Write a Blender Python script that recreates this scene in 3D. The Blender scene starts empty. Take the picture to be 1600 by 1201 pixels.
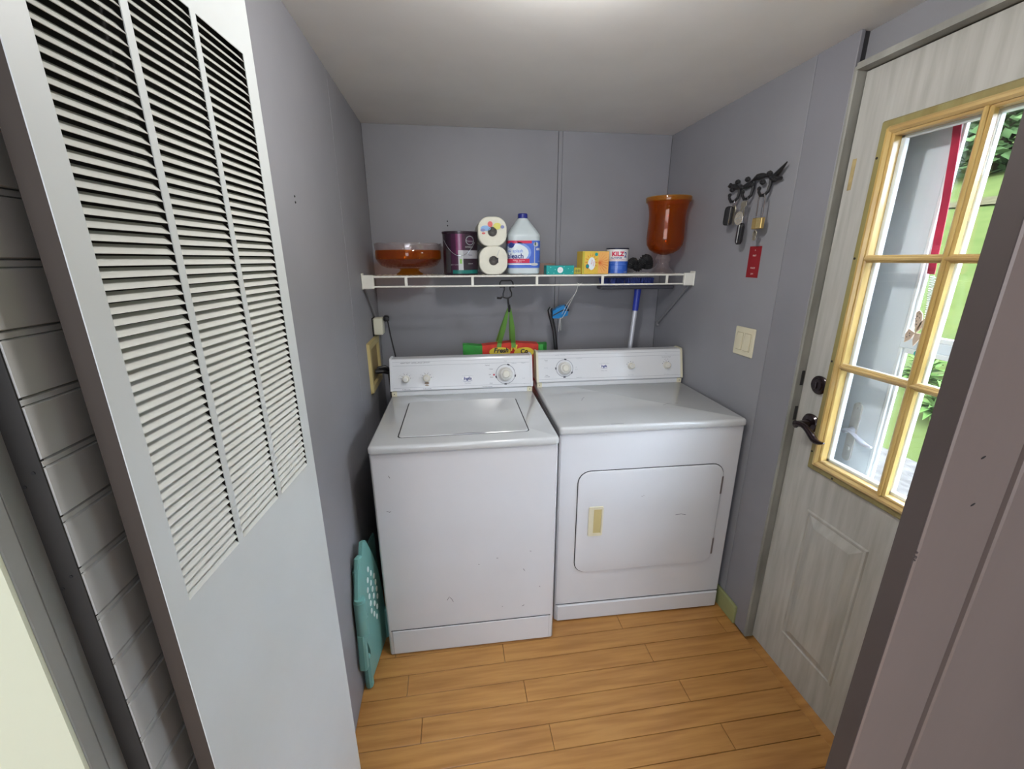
import bpy, math, random
from mathutils import Matrix, Vector
random.seed(7)
D = bpy.data; SC = bpy.context.scene; COL = SC.collection
PI = math.pi

# ------------------------------------------------------------------ camera
R_ = ((0.98987121, -0.04291466, 0.13532675),
      (-0.14194642, -0.28244441, 0.94872355),
      (-0.00249187, -0.95832327, -0.28567518))
CAMZ = 1.52
cam = D.cameras.new('camera'); co = D.objects.new('camera', cam); COL.objects.link(co)
cam.sensor_width = 36; cam.lens = 655.0 / 1600 * 36; cam.clip_start = .02; cam.clip_end = 300
m = Matrix.Identity(4)
for i in range(3):
    m[i][0] = R_[i][0]; m[i][1] = -R_[i][1]; m[i][2] = -R_[i][2]
m[2][3] = CAMZ
co.matrix_world = m
SC.camera = co
# ------------------------------------------------------------------ exposure, world, lights
SC.view_settings.view_transform = 'Standard'; SC.view_settings.look = 'None'
SC.cycles.transparent_max_bounces = 32; SC.view_settings.exposure = 0.0; SC.view_settings.gamma = 1; SC.view_settings.use_curve_mapping = False
w = D.worlds.new('sky'); SC.world = w; w.use_nodes = True
bg = w.node_tree.nodes['Background']; bg.inputs[0].default_value = (.76, .84, 1.0, 1); bg.inputs[1].default_value = 23.0
def light(name, kind, loc, energy, color=(1, 1, 1), rot=(0, 0, 0), **k):
    l = D.lights.new(name, kind); l.energy = energy; l.color = color
    for a, b in k.items(): setattr(l, a, b)
    o = D.objects.new(name, l); o.location = loc; o.rotation_euler = rot; COL.objects.link(o); return o
light('ceiling_bulb', 'POINT', (.27, .93, 2.09), 17.5, (1, .975, .955), shadow_soft_size=.045)
light('hall_fill_light', 'AREA', (-1.05, -2.1, 1.5), 66, (.82, .875, 1), (math.radians(90), 0, 0), shape='RECTANGLE', size=2.3, size_y=1.4)  # fill light added behind the camera, no window is modelled there

# ------------------------------------------------------------------ materials
MATS = {}
def mat(name, col, rough=.5, metal=0, var=0, scale=6, bump=0, bscale=60, coat=0, trans=0, spec=.5, stretch=None, col2=None):
    if name in MATS: return MATS[name]
    ma = D.materials.new(name); ma.use_nodes = True; nt = ma.node_tree; N = nt.nodes; L = nt.links
    b = N['Principled BSDF']
    b.inputs['Base Color'].default_value = (*col, 1); b.inputs['Roughness'].default_value = rough
    b.inputs['Metallic'].default_value = metal; b.inputs['Coat Weight'].default_value = coat
    b.inputs['Coat Roughness'].default_value = .08; b.inputs['Specular IOR Level'].default_value = spec
    if trans: b.inputs['Transmission Weight'].default_value = trans
    if var or bump or col2:
        tc = N.new('ShaderNodeTexCoord'); mp = N.new('ShaderNodeMapping'); L.new(tc.outputs['Object'], mp.inputs[0])
        if stretch: mp.inputs['Scale'].default_value = stretch
    if var or col2:
        n = N.new('ShaderNodeTexNoise'); n.inputs['Scale'].default_value = scale; n.inputs['Detail'].default_value = 5
        L.new(mp.outputs[0], n.inputs[0])
        r = N.new('ShaderNodeValToRGB'); r.color_ramp.elements[0].position = .35; r.color_ramp.elements[1].position = .68
        c2 = col2 if col2 else tuple(min(1, c * (1 + var)) for c in col)
        c1 = col if col2 else tuple(c * (1 - var) for c in col)
        r.color_ramp.elements[0].color = (*c1, 1); r.color_ramp.elements[1].color = (*c2, 1)
        L.new(n.outputs[0], r.inputs[0]); L.new(r.outputs[0], b.inputs['Base Color'])
    if bump:
        n = N.new('ShaderNodeTexNoise'); n.inputs['Scale'].default_value = bscale; n.inputs['Detail'].default_value = 3
        L.new(mp.outputs[0], n.inputs[0]); bp = N.new('ShaderNodeBump'); bp.inputs['Strength'].default_value = bump
        bp.inputs['Distance'].default_value = .002; L.new(n.outputs[0], bp.inputs['Height']); L.new(bp.outputs[0], b.inputs['Normal'])
    MATS[name] = ma; return ma
def glass(name, col, gloss=.9, rough=.03, body=None, bw_=.3):
    ma = D.materials.new(name); ma.use_nodes = True; nt = ma.node_tree; N = nt.nodes; L = nt.links
    N.remove(N['Principled BSDF']); out = N['Material Output']
    t = N.new('ShaderNodeBsdfTransparent'); t.inputs[0].default_value = (*col, 1)
    g = N.new('ShaderNodeBsdfGlossy'); g.inputs['Roughness'].default_value = rough
    f = N.new('ShaderNodeLayerWeight'); f.inputs[0].default_value = .5      # facing term: same from both sides of a thin wall
    pw_ = N.new('ShaderNodeMath'); pw_.operation = 'POWER'; pw_.inputs[1].default_value = 4; L.new(f.outputs['Facing'], pw_.inputs[0])
    mu = N.new('ShaderNodeMath'); mu.operation = 'MULTIPLY_ADD'; mu.inputs[1].default_value = .7 * gloss; mu.inputs[2].default_value = .045 * gloss
    L.new(pw_.outputs[0], mu.inputs[0]); mx = N.new('ShaderNodeMixShader')
    L.new(mu.outputs[0], mx.inputs[0]); L.new(t.outputs[0], mx.inputs[1]); L.new(g.outputs[0], mx.inputs[2])
    if body:
        df = N.new('ShaderNodeBsdfDiffuse'); df.inputs[0].default_value = (*body, 1); tl = N.new('ShaderNodeBsdfTranslucent'); tl.inputs[0].default_value = (*body, 1)
        m2 = N.new('ShaderNodeMixShader'); L.new(df.outputs[0], m2.inputs[1]); L.new(tl.outputs[0], m2.inputs[2])
        m3 = N.new('ShaderNodeMixShader'); m3.inputs[0].default_value = bw_; L.new(t.outputs[0], m3.inputs[1]); L.new(m2.outputs[0], m3.inputs[2]); L.new(m3.outputs[0], mx.inputs[1])
    L.new(mx.outputs[0], out.inputs[0]); return ma
WALL = mat('wall_grey_paint', (.255, .257, .278), .55, var=.05, scale=3, bump=.08, bscale=220)
WALLTRIM = mat('trim_grey_paint', (.225, .225, .25), .5, var=.05, scale=4)
GROOVE = mat('joint_shadow_gap', (.06, .06, .065), .8)
CEIL = mat('ceiling_white', (.8, .8, .78), .8, var=.02)
JAMB = mat('jamb_worn_paint', (.27, .27, .245), .5, var=.25, scale=12, stretch=(1, 1, .3))
CASE = mat('near_casing_paint', (.205, .160, .145), .45, var=.07, scale=5, bump=.25, bscale=25, stretch=(1, 1, .25))
CASE_EDGE = mat('near_casing_edge_shaded', (.065, .050, .048), .6, var=.1, scale=5)  # casing paint with the unlit edge's shade put into a darker colour
CREAM = mat('cream_wall', (.60, .62, .48), .7)
PLANK = mat('plank_grey_paint', (.44, .44, .425), .5, var=.06, scale=5)
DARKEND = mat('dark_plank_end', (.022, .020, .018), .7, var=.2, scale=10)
ENAMEL = mat('white_enamel', (.66, .67, .69), .24, var=.025, scale=3, bump=.03, bscale=300, coat=.4)
ENAMEL_TOP = mat('white_enamel_top', (.57, .585, .585), .2, var=.03, scale=4, bump=.03, bscale=300, coat=.5)
CONSOLE = mat('console_white', (.70, .715, .73), .22, coat=.4)
IVORY = mat('ivory_plastic', (.66, .62, .46), .4, var=.05)
KNOB = mat('knob_plastic', (.70, .68, .60), .4)
KNOB_W = mat('timer_knob_plastic', (.68, .67, .63), .35)
GREYLINE = mat('grey_print_line', (.33, .35, .38), .5)
INK = mat('dark_ink', (.03, .03, .05), .5)
NAVY = mat('navy_ink', (.02, .04, .22), .5)
REDINK = mat('red_ink', (.55, .06, .08), .5)
WHITE = mat('white_print', (.8, .8, .8), .5)
SEAM = mat('black_seam', (.015, .015, .016), .8)
FURN = mat('furnace_white_paint', (.61, .645, .65), .45, var=.03, scale=4)
FURN_SLAT = mat('louver_paint', (.60, .61, .57), .45, var=.06, scale=6)
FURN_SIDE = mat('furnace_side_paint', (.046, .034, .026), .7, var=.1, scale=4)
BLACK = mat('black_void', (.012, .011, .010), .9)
IRON = mat('black_iron', (.02, .02, .022), .45, metal=.3, bump=.4, bscale=80)
BRONZE = mat('oil_rubbed_bronze', (.022, .012, .016), .22, metal=.6, coat=.4)
CHROME = mat('chrome', (.75, .75, .77), .12, metal=1)
BRASS = mat('brass', (.72, .52, .2), .3, metal=.9, var=.1)
NICKEL = mat('key_nickel', (.5, .46, .36), .35, metal=.9)
BLKP = mat('black_plastic', (.015, .015, .017), .35)
DOORW = mat('door_woodgrain_white', (.49, .49, .46), .45, col2=(.385, .38, .35), scale=5, stretch=(9, 9, .8), bump=.35, bscale=6)
WHITEFR = mat('white_vinyl', (.85, .87, .88), .35)
STORM = mat('storm_door_white', (.78, .82, .86), .4)
PINE = mat('varnished_pine', (.62, .44, .16), .3, col2=(.48, .31, .09), scale=7, stretch=(6, 6, .7), coat=.4)
PINE_H = mat('varnished_pine_across', (.58, .42, .18), .3, col2=(.46, .30, .11), scale=7, stretch=(6, .7, 6), coat=.4)
PINE_O = mat('weathered_pine_edge', (.30, .27, .11), .5, col2=(.23, .18, .06), scale=6, stretch=(5, 5, .7))
TAPE = mat('old_tape', (.36, .28, .13), .6, var=.3, scale=30)
FLOORW = mat('orange_oak_floor', (.50, .25, .07), .35, col2=(.36, .16, .04), scale=5, stretch=(.7, 9, 9), coat=.2)
GREENTR = mat('green_baseboard', (.27, .29, .13), .5, var=.12)
WIREW = mat('white_coated_wire', (.78, .77, .70), .4)
AMBER = glass('amber_glass', (.92, .62, .18), .8, body=(.60, .30, .03), bw_=.2)
AMBER2 = glass('deep_amber_glass', (.90, .50, .14), .8, body=(.56, .18, .012), bw_=.17)
CLEAR = glass('clear_glass', (.95, .92, .92), 1.5, body=(.75, .70, .72), bw_=.13)
PANE = glass('window_glass', (.97, .985, .985), .6, .01)
PURPLE = mat('purple_label', (.05, .008, .038), .3, coat=.3)
PURPLE_D = mat('dark_purple_label', (.022, .008, .02), .35, coat=.3)
MAGENTA = mat('magenta_label', (.15, .012, .085), .3, coat=.3)
TEALB = mat('teal_band', (.0, .17, .14), .35)
GREYLAB = mat('grey_label', (.33, .33, .36), .4)
LGREY = mat('pale_grey_label', (.5, .52, .52), .4)
LIME = mat('lime_tag', (.22, .48, .1), .5)
PAPER = mat('paper_towel', (.74, .73, .62), .6, var=.05, scale=20, bump=.5, bscale=40)
CORE = mat('cardboard_core', (.09, .085, .08), .8, var=.5, scale=60)
JUG = mat('milky_plastic', (.60, .68, .70), .3, var=.06, scale=8)
BLUEL = mat('blue_label', (.06, .14, .55), .35)
BLUEP = mat('light_blue_label', (.20, .33, .72), .35)
WHITEL = mat('white_label', (.72, .80, .84), .35)
REDL = mat('red_label', (.60, .03, .09), .35)
NAVYP = mat('navy_plastic', (.012, .02, .20), .35)
TEALBOX = mat('teal_card', (.0, .30, .28), .45)
CARDB = mat('brown_cardboard', (.20, .13, .10), .7)
YEL = mat('yellow_card', (.72, .50, .06), .45)
YELG = mat('olive_yellow_card', (.50, .44, .05), .5)
ORA = mat('orange_card', (.80, .42, .12), .45)
ORD = mat('deep_orange_ink', (.70, .17, .03), .5)
KBLUE = mat('paint_can_blue', (.02, .10, .48), .3, coat=.3)
TIN = mat('tin_rim', (.55, .55, .58), .25, metal=.9)
GREENF = mat('green_bag_fabric', (.04, .33, .05), .6, var=.15, scale=20)
GREENS = mat('green_strap', (.13, .30, .05), .6)
REDF = mat('red_bag_fabric', (.62, .04, .02), .55, var=.1, scale=10)
YELF = mat('yellow_bag_print', (.75, .60, .05), .6)
BLUETOOL = mat('bright_blue_plastic', (.01, .20, .50), .35)
BLUEG = mat('royal_blue_plastic', (.02, .04, .33), .4)
POLE = mat('pale_metal_pole', (.55, .57, .62), .3, metal=.2)
BRIST = mat('blue_bristles', (.03, .05, .22), .8, var=.3, scale=60)
SLATEG = mat('slate_plastic', (.07, .072, .09), .5)
STRING = mat('white_string', (.7, .7, .66), .8)
TEALS = mat('aqua_plastic', (.17, .40, .37), .4)
TEALD = mat('dark_aqua_plastic', (.09, .21, .20), .5)
BEIGE = mat('beige_box_plastic', (.50, .40, .17), .5, var=.1)
REDTAG = mat('red_ribbon', (.24, .006, .012), .6)
REDCL = mat('crimson_ribbon', (.45, .01, .05), .6, var=.15, scale=20)
RUST = mat('rust_stain', (.30, .24, .18), .6)
TANW = mat('tan_painted_wood', (.58, .43, .33), .6)
GRASS = mat('lawn_green', (.032, .043, .013), .9, col2=(.042, .051, .016), scale=1.2, spec=.0)
SOIL = mat('bare_soil', (.040, .036, .020), .9, var=.2, spec=.0)
GRAVEL = mat('pale_gravel', (.06, .055, .05), .9, var=.25, scale=14, spec=.0)
LEAF = mat('leaf_green', (.034, .062, .022), .7, col2=(.06, .09, .035), scale=2, spec=.0)
LEAFL = mat('hosta_leaf', (.045, .085, .020), .6, col2=(.08, .12, .04), scale=3, spec=.0)
BARK = mat('bark', (.02, .017, .010), .9, spec=.0)

# ------------------------------------------------------------------ mesh helpers
I4 = Matrix.Identity(4)
class MB:
    def __init__(s, *mats): s.v = []; s.f = []; s.mi = []; s.mats = list(mats)
    def add(s, V, F, m=0, M=None):
        o = len(s.v)
        for v in V:
            v = Vector(v); s.v.append(M @ v if M is not None else v)
        for f in F: s.f.append([o + i for i in f]); s.mi.append(m)
        return s
    def box(s, a, b, m=0, bev=0, M=None):
        x0, y0, z0 = [min(a[i], b[i]) for i in range(3)]; x1, y1, z1 = [max(a[i], b[i]) for i in range(3)]
        if not bev:
            V = [(x, y, z) for z in (z0, z1) for y in (y0, y1) for x in (x0, x1)]
            return s.add(V, [(0, 2, 3, 1), (4, 5, 7, 6), (0, 1, 5, 4), (2, 6, 7, 3), (0, 4, 6, 2), (1, 3, 7, 5)], m, M)
        bev = min(bev, (x1 - x0) / 2.05, (y1 - y0) / 2.05, (z1 - z0) / 2.05)
        lo = (x0, y0, z0); hi = (x1, y1, z1); V = []; idx = {}
        for sx in (0, 1):
            for sy in (0, 1):
                for sz in (0, 1):
                    sg = (sx, sy, sz)
                    for ax in range(3):
                        p = []
                        for k in range(3):
                            e = hi[k] if sg[k] else lo[k]
                            if k != ax: e += -bev if sg[k] else bev
                            p.append(e)
                        idx[(sx, sy, sz, ax)] = len(V); V.append(p)
        F = []
        def q(l): F.append(tuple(l))
        for ax in range(3):
            o1, o2 = [k for k in range(3) if k != ax]
            for sv in (0, 1):
                l = []
                for (p, r) in ((0, 0), (1, 0), (1, 1), (0, 1)):
                    sg = [0, 0, 0]; sg[ax] = sv; sg[o1] = p; sg[o2] = r; l.append(idx[(*sg, ax)])
                q(l)
        for ax in range(3):      # edges along ax
            o1, o2 = [k for k in range(3) if k != ax]
            for p in (0, 1):
                for r in (0, 1):
                    a_ = [0, 0, 0]; a_[o1] = p; a_[o2] = r; b_ = list(a_); b_[ax] = 1
                    q([idx[(*a_, o1)], idx[(*b_, o1)], idx[(*b_, o2)], idx[(*a_, o2)]])
        for sx in (0, 1):
            for sy in (0, 1):
                for sz in (0, 1): q([idx[(sx, sy, sz, k)] for k in range(3)])
        return s.add(V, F, m, M)
    def lathe(s, prof, seg=28, m=0, M=None, a0=0, a1=2 * PI, caps=True):
        full = abs(a1 - a0 - 2 * PI) < 1e-6; n = seg if full else seg + 1; V = []; F = []
        for r, z in prof:
            for i in range(n):
                a = a0 + (a1 - a0) * i / seg; V.append((r * math.cos(a), r * math.sin(a), z))
        for j in range(len(prof) - 1):
            for i in range(seg):
                k = (i + 1) % n; F.append((j * n + i, j * n + k, (j + 1) * n + k, (j + 1) * n + i))
        if caps and full:
            if prof[0][0] > 1e-6: F.append(tuple(reversed(range(n))))
            if prof[-1][0] > 1e-6: F.append(tuple((len(prof) - 1) * n + i for i in range(n)))
        return s.add(V, F, m, M)
    def tube(s, pts, r, seg=8, m=0, M=None, closed=False, flat=1.0):
        pts = [Vector(p) for p in pts]; n = len(pts); rr_ = r if isinstance(r, (list, tuple)) else [r] * n
        V = []; F = []; up = None
        for i, p in enumerate(pts):
            a = pts[i - 1] if (i > 0 or closed) else p; b = pts[(i + 1) % n] if (i < n - 1 or closed) else p
            t = (b - a).normalized()
            if up is None: up = Vector((0, 0, 1)) if abs(t.z) < .9 else Vector((1, 0, 0))
            x = t.cross(up).normalized(); y = x.cross(t).normalized(); up = y
            for k in range(seg):
                an = 2 * PI * k / seg; V.append(p + x * math.cos(an) * rr_[i] + y * math.sin(an) * rr_[i] * flat)
        for i in range(n if closed else n - 1):
            j = (i + 1) % n
            for k in range(seg):
                l = (k + 1) % seg; F.append((i * seg + k, i * seg + l, j * seg + l, j * seg + k))
        if not closed: F.append(tuple(reversed(range(seg)))); F.append(tuple((n - 1) * seg + k for k in range(seg)))
        return s.add(V, F, m, M)
    def loft(s, rings, m=0, M=None, caps=True):
        n = len(rings[0]); V = [p for r in rings for p in r]; F = []
        for j in range(len(rings) - 1):
            for i in range(n):
                k = (i + 1) % n; F.append((j * n + i, j * n + k, (j + 1) * n + k, (j + 1) * n + i))
        if caps: F.append(tuple(reversed(range(n)))); F.append(tuple((len(rings) - 1) * n + i for i in range(n)))
        return s.add(V, F, m, M)
    def plate(s, w_, h, r, t, b=.002, m=0, M=None, z0=0):   # rounded plate in XY, thickness +Z
        return s.loft([[(x, y, z0) for x, y in rr(w_, h, r)], [(x, y, z0 + t - b) for x, y in rr(w_, h, r)],
                       [(x, y, z0 + t) for x, y in rr(w_ - 2 * b, h - 2 * b, max(r - b, .0005))]], m, M)
    def prism(s, pts, z0, z1, m=0, M=None):
        return s.loft([[(x, y, z0) for x, y in pts], [(x, y, z1) for x, y in pts]], m, M)
    def disc(s, r, z=0, m=0, M=None, seg=20, rx=1, ry=1):
        return s.add([(r * rx * math.cos(2 * PI * i / seg), r * ry * math.sin(2 * PI * i / seg), z) for i in range(seg)], [tuple(range(seg))], m, M)
    def obj(s, name, parent=None, smooth=True, sharp=32, **k):
        me = D.meshes.new(name); me.from_pydata([tuple(v) for v in s.v], [], s.f)
        for mm in s.mats: me.materials.append(mm)
        me.polygons.foreach_set('material_index', s.mi)
        import bmesh
        bm = bmesh.new(); bm.from_mesh(me); bmesh.ops.recalc_face_normals(bm, faces=bm.faces); bm.to_mesh(me); bm.free()
        if smooth:
            me.polygons.foreach_set('use_smooth', [True] * len(me.polygons)); me.set_sharp_from_angle(angle=math.radians(sharp))
        me.update()
        o = D.objects.new(name, me); COL.objects.link(o)
        if parent: o.parent = parent
        for a, b in k.items(): o[a] = b
        return o
def rr(w_, h, r, n=6):
    P = []
    for cx, cy, a in ((w_ / 2 - r, h / 2 - r, 0), (-w_ / 2 + r, h / 2 - r, PI / 2), (-w_ / 2 + r, -h / 2 + r, PI), (w_ / 2 - r, -h / 2 + r, 1.5 * PI)):
        for i in range(n + 1):
            t = a + PI / 2 * i / n; P.append((cx + r * math.cos(t), cy + r * math.sin(t)))
    return P
def frame(o, x, y, z=None):
    x = Vector(x).normalized(); y = Vector(y).normalized(); z = Vector(z).normalized() if z else x.cross(y)
    M = Matrix.Identity(4)
    for i in range(3): M[i][0] = x[i]; M[i][1] = y[i]; M[i][2] = z[i]; M[i][3] = o[i]
    return M
def T(x, y, z): return Matrix.Translation((x, y, z))
def RZ(a): return Matrix.Rotation(a, 4, 'Z')
_tc = {}
def text2d(body, size, bold=.0, shear=0, sx=1, align='CENTER'):
    key = (body, size, bold, shear, sx, align)
    if key in _tc: return _tc[key]
    c = D.curves.new('t', 'FONT'); c.body = body; c.size = size; c.offset = bold; c.shear = shear; c.align_x = align; c.resolution_u = 3
    o = D.objects.new('t', c); COL.objects.link(o); bpy.context.view_layer.update()
    me = D.meshes.new_from_object(o.evaluated_get(bpy.context.evaluated_depsgraph_get()))
    V = [(v.co.x * sx, v.co.y) for v in me.vertices]; F = [tuple(p.vertices) for p in me.polygons]
    ys = [v[1] for v in V] or [0]; c0 = (min(ys) + max(ys)) / 2; V = [(x, y - c0) for x, y in V]
    D.objects.remove(o); D.curves.remove(c); D.meshes.remove(me); _tc[key] = (V, F); return V, F
def addtext(mb, body, size, M, m=0, z=.0004, bold=0, shear=0, sx=1, align='CENTER'):
    V, F = text2d(body, size, bold, shear, sx, align); mb.add([(x, y, z) for x, y in V], F, m, M)
def empty(name, loc, label, cat, rz=0, group=None):
    o = D.objects.new(name, None); o.empty_display_size = .05; o.location = loc; o.rotation_euler = (0, 0, rz); COL.objects.link(o)
    o['label'] = label; o['category'] = cat
    if group: o['group'] = group
    return o
def copy_part(o, parent):
    c = o.copy(); COL.objects.link(c); c.parent = parent; return c
# wrapping 2D art round an outline: fn(s, z, off) -> point
def cyl(r):
    return lambda s_, z, off=0: (math.sin(s_ / r) * (r + off), -math.cos(s_ / r) * (r + off), z)
def rrw(w_, d, r):        # rounded rectangle perimeter, s=0 in the middle of the front (-y)
    h = w_ / 2 - r; q = r * PI / 2; hd = d / 2 - r
    def f(s_, z, off=0):
        sg = 1 if s_ >= 0 else -1; a = abs(s_)
        if a <= h: return (sg * a, -d / 2 - off, z)
        a -= h
        if a <= q: t = a / r; return (sg * (h + math.sin(t) * (r + off)), -hd - math.cos(t) * (r + off), z)
        a -= q
        return (sg * (w_ / 2 + off), -hd + a, z)
    return f
def wrect(mb, fn, s0, s1, z0, z1, m=0, off=.0006, n=12, M=None):
    V = []; F = []
    for i in range(n + 1):
        s_ = s0 + (s1 - s0) * i / n; V += [fn(s_, z0, off), fn(s_, z1, off)]
    for i in range(n): F.append((2 * i, 2 * i + 2, 2 * i + 3, 2 * i + 1))
    mb.add(V, F, m, M)
def wellipse(mb, fn, s0, z0, rx, rz_, m=0, off=.001, M=None, seg=22, hole=0, a0=0, a1=2 * PI):
    V = []; F = []; rings = 5
    for j in range(rings + 1):
        t = hole + (1 - hole) * j / rings
        for i in range(seg + 1):
            a = a0 + (a1 - a0) * i / seg; V.append(fn(s0 + math.cos(a) * rx * t, z0 + math.sin(a) * rz_ * t, off))
    for j in range(rings):
        for i in range(seg): F.append((j * (seg + 1) + i, j * (seg + 1) + i + 1, (j + 1) * (seg + 1) + i + 1, (j + 1) * (seg + 1) + i))
    mb.add(V, F, m, M)
def wtext(mb, fn, body, size, s0, z0, m=0, off=.0014, bold=0, shear=0, sx=1, align='CENTER', M=None):
    V, F = text2d(body, size, bold, shear, sx, align); mb.add([fn(s0 + x, z0 + y, off) for x, y in V], F, m, M)
S = dict(kind='structure')

# ================================================================== SETTING
YB = 2.289; XL = -.38; XR = 1.165; ZC = 2.13
# floor: joist base + boards running across
o = MB(FLOORW).box((-2.3, -2.5, -.06), (1.30, YB + .1, -.018)).obj('floor', **S); floor = o
bw = .0825; k = 0; y = -.8
base_board = None
while y < YB - .02:
    xx = -2.2 + (k * .37) % .8
    xs = [-2.28]
    while xx < 1.2: xs.append(xx); xx += .95
    xs.append(1.16)
    for a, b in zip(xs[:-1], xs[1:]):
        if y < .2 and a > -1.4 and False: continue
        L_ = b - a
        MB(FLOORW).box((0, 0, -.018), (L_ - .0015, bw - .0015, 0), bev=.001, M=T(a, y, 0)).obj('floor_board', floor, smooth=False)
    y += bw; k += 1
MB(CEIL).box((-2.3, -2.5, ZC), (1.35, YB + .1, ZC + .12)).obj('ceiling', **S)
# back wall: three tall panels with recessed joints
wb = MB(GROOVE).box((XL - .1, YB + .008, 0), (XR + .13, YB + .1, ZC)).obj('wall_back', **S)
for a, b in ((XL, .5632), (.5652, .5855), (.5863, XR)):
    MB(WALL).box((a, YB, 0), (b, YB + .008, ZC), bev=.0015).obj('wall_panel', wb)
nb = MB(SEAM)
for z in (1.706, 1.685): nb.lathe([(.0035, 0), (.0028, .002), (0, .0025)], 10, 0, frame((-.001, YB, z), (1, 0, 0), (0, 0, 1), (0, -1, 0)))
nb.obj('nail_head', wb)
# left wall
wl = MB(GROOVE).box((XL - .12, .52, 0), (XL - .008, YB + .1, ZC)).obj('wall_left', **S)
for a, b in ((.52, 1.7085), (1.7115, YB)):
    MB(WALL).box((XL - .008, a, 0), (XL, b, ZC), bev=.0012).obj('wall_panel', wl)
nh = MB(SEAM)
for z in (1.674, 1.66): nh.lathe([(.003, 0), (.002, .0015), (0, .002)], 10, 0, frame((XL, 1.216, z), (0, 1, 0), (0, 0, 1), (1, 0, 0)))
nh.obj('nail_head', wl)
# planked stretch of the left wall beside the furnace
PX = -.385; PY = .415
pw = MB(GROOVE).box((PX - .115, PY + .003, 0), (PX - .0075, .52, ZC)).obj('wall_left_planked', **S)
pitch = .0603; z = 1.582 - 26 * pitch; proto = None; bead = None
def plank_mesh(name, h, px):
    b = MB(PLANK); P = [(0, 0), (0, h), (-.003, h + .0014), (-.0235, h + .0014), (-.0235, -.0014), (-.003, -.0014)]
    b.loft([[(px + x, yy, zz) for x, zz in P] for yy in (PY, .52)]); return b.obj(name, pw, smooth=False)
while z < ZC - .06:
    if proto is None: proto = plank_mesh('plank', pitch - .0105, PX); bead = plank_mesh('bead_strip', .0048, PX - .0012); a = proto; c = bead
    else: a = copy_part(proto, pw); c = copy_part(bead, pw)
    a.location.z = z + .0015; c.location.z = z - .0066
    z += pitch
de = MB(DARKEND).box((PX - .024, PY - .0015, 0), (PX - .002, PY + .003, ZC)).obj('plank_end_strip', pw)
sc = MB(SEAM)
for z in (1.343 - .016, 1.222 - .012, 1.46 - .01):
    for dx, dz in ((-.010, .002), (-.021, -.012)):
        sc.lathe([(.0018, 0), (.0018, .0006), (0, .0006)], 10, 0, frame((PX + dx, PY - .0015, z + dz), (1, 0, 0), (0, 0, 1), (0, -1, 0)))
sc.obj('screw_head', pw)
# left casing and the cream wall it ends
tr = MB(mat('left_casing_paint', (.27, .275, .26), .5, var=.08, scale=5)).box((PX - .05, .396, 0), (PX - .0238, PY - .0005, ZC)).box((PX - .05, .380, 0), (PX - .0245, .3961, ZC), bev=.0008)
tr.obj('trim_1', **S)
MB(CREAM).box((-2.3, .376, 0), (PX - .026, .41, ZC)).obj('wall_front_left', **S)
# right wall
wr = MB(GROOVE).box((XR + .008, 1.25, 0), (XR + .125, YB + .1, ZC)).obj('wall_right', **S)
MB(WALL).box((XR, 1.396, 0), (XR + .008, YB, ZC), bev=.0012).obj('wall_panel', wr)
MB(WALL).box((XR + .03, .35, 2.045), (XR + .125, 1.25, ZC)).obj('wall_header', wr)
MB(WALL).box((XR, -2.5, 0), (XR + .125, .352, ZC)).obj('wall_section', wr)
# door casing (flat grey board with a shallow step) and worn jamb
cs = MB(WALLTRIM).box((XR - .0015, 1.315, 0), (XR + .01, 1.3915, ZC), bev=.001).box((XR - .0045, 1.243, 0), (XR + .01, 1.3152, ZC), bev=.002).obj('trim_2', **S)
jb = MB(JAMB).box((XR - .006, 1.231, 0), (XR + .125, 1.2435, 2.04), bev=.003).box((XR - .009, .35, 2.028), (XR + .125, 1.231, 2.045)) \
    .box((XR - .0095, .352, 0), (XR + .125, .364, 2.028)).obj('trim_3', **S)
jl = MB(BLKP, TIN)
for z, h in ((1.128, .026), (1.0, .026)):
    jl.box((XR + .012, 1.2295, z - h), (XR + .024, 1.2315, z + h), 0, .001)
jl.obj('strike_recess', jb)
# baseboard right
MB(GREENTR).box((XR - .014, 1.30, 0), (XR, 2.28, .088), bev=.003).obj('baseboard_right', **S)
# near right casing of the doorway we look through
X0 = .50
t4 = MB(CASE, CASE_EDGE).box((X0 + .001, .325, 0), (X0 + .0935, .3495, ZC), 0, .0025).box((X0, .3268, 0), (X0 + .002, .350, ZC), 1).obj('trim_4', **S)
mo = MB(SEAM)
for px_, pz in ((.545, 1.32), (.553, 1.263)): mo.lathe([(.0016, 0), (.0016, .0004), (0, .0004)], 8, 0, frame((px_, .3252, pz), (1, 0, .6), (-.6, 0, 1), (0, -1, 0)) @ Matrix.Diagonal((2, .8, 1, 1)))
mo.obj('nail_hole', t4)
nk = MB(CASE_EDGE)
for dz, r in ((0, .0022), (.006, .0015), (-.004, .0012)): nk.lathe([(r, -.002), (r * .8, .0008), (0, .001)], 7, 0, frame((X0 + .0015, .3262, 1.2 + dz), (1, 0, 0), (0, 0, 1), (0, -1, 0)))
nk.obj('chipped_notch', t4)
SHADOWLINE = mat('groove_shadow', (.075, .05, .04), .7)  # shadow line in the groove beside the casing, put into the colour
wf = MB(CASE, SHADOWLINE).box((X0 + .0935, .342, 0), (X0 + .0975, .36, ZC), 1) \
    .box((X0 + .0975, .331, 0), (X0 + .1035, .36, ZC), 0, .002).box((X0 + .1035, .336, 0), (X0 + .113, .36, ZC), 0, .003) \
    .box((X0 + .1125, .330, 0), (XR, .352, ZC), 0, .002).obj('wall_front_right', **S)
# room behind the photographer
MB(CREAM).box((-2.3, -2.6, 0), (1.3, -2.5, ZC)).obj('wall_hall', **S)
MB(CREAM).box((-2.4, -2.6, 0), (-2.3, .41, ZC)).obj('wall_hall_left', **S)

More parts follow.
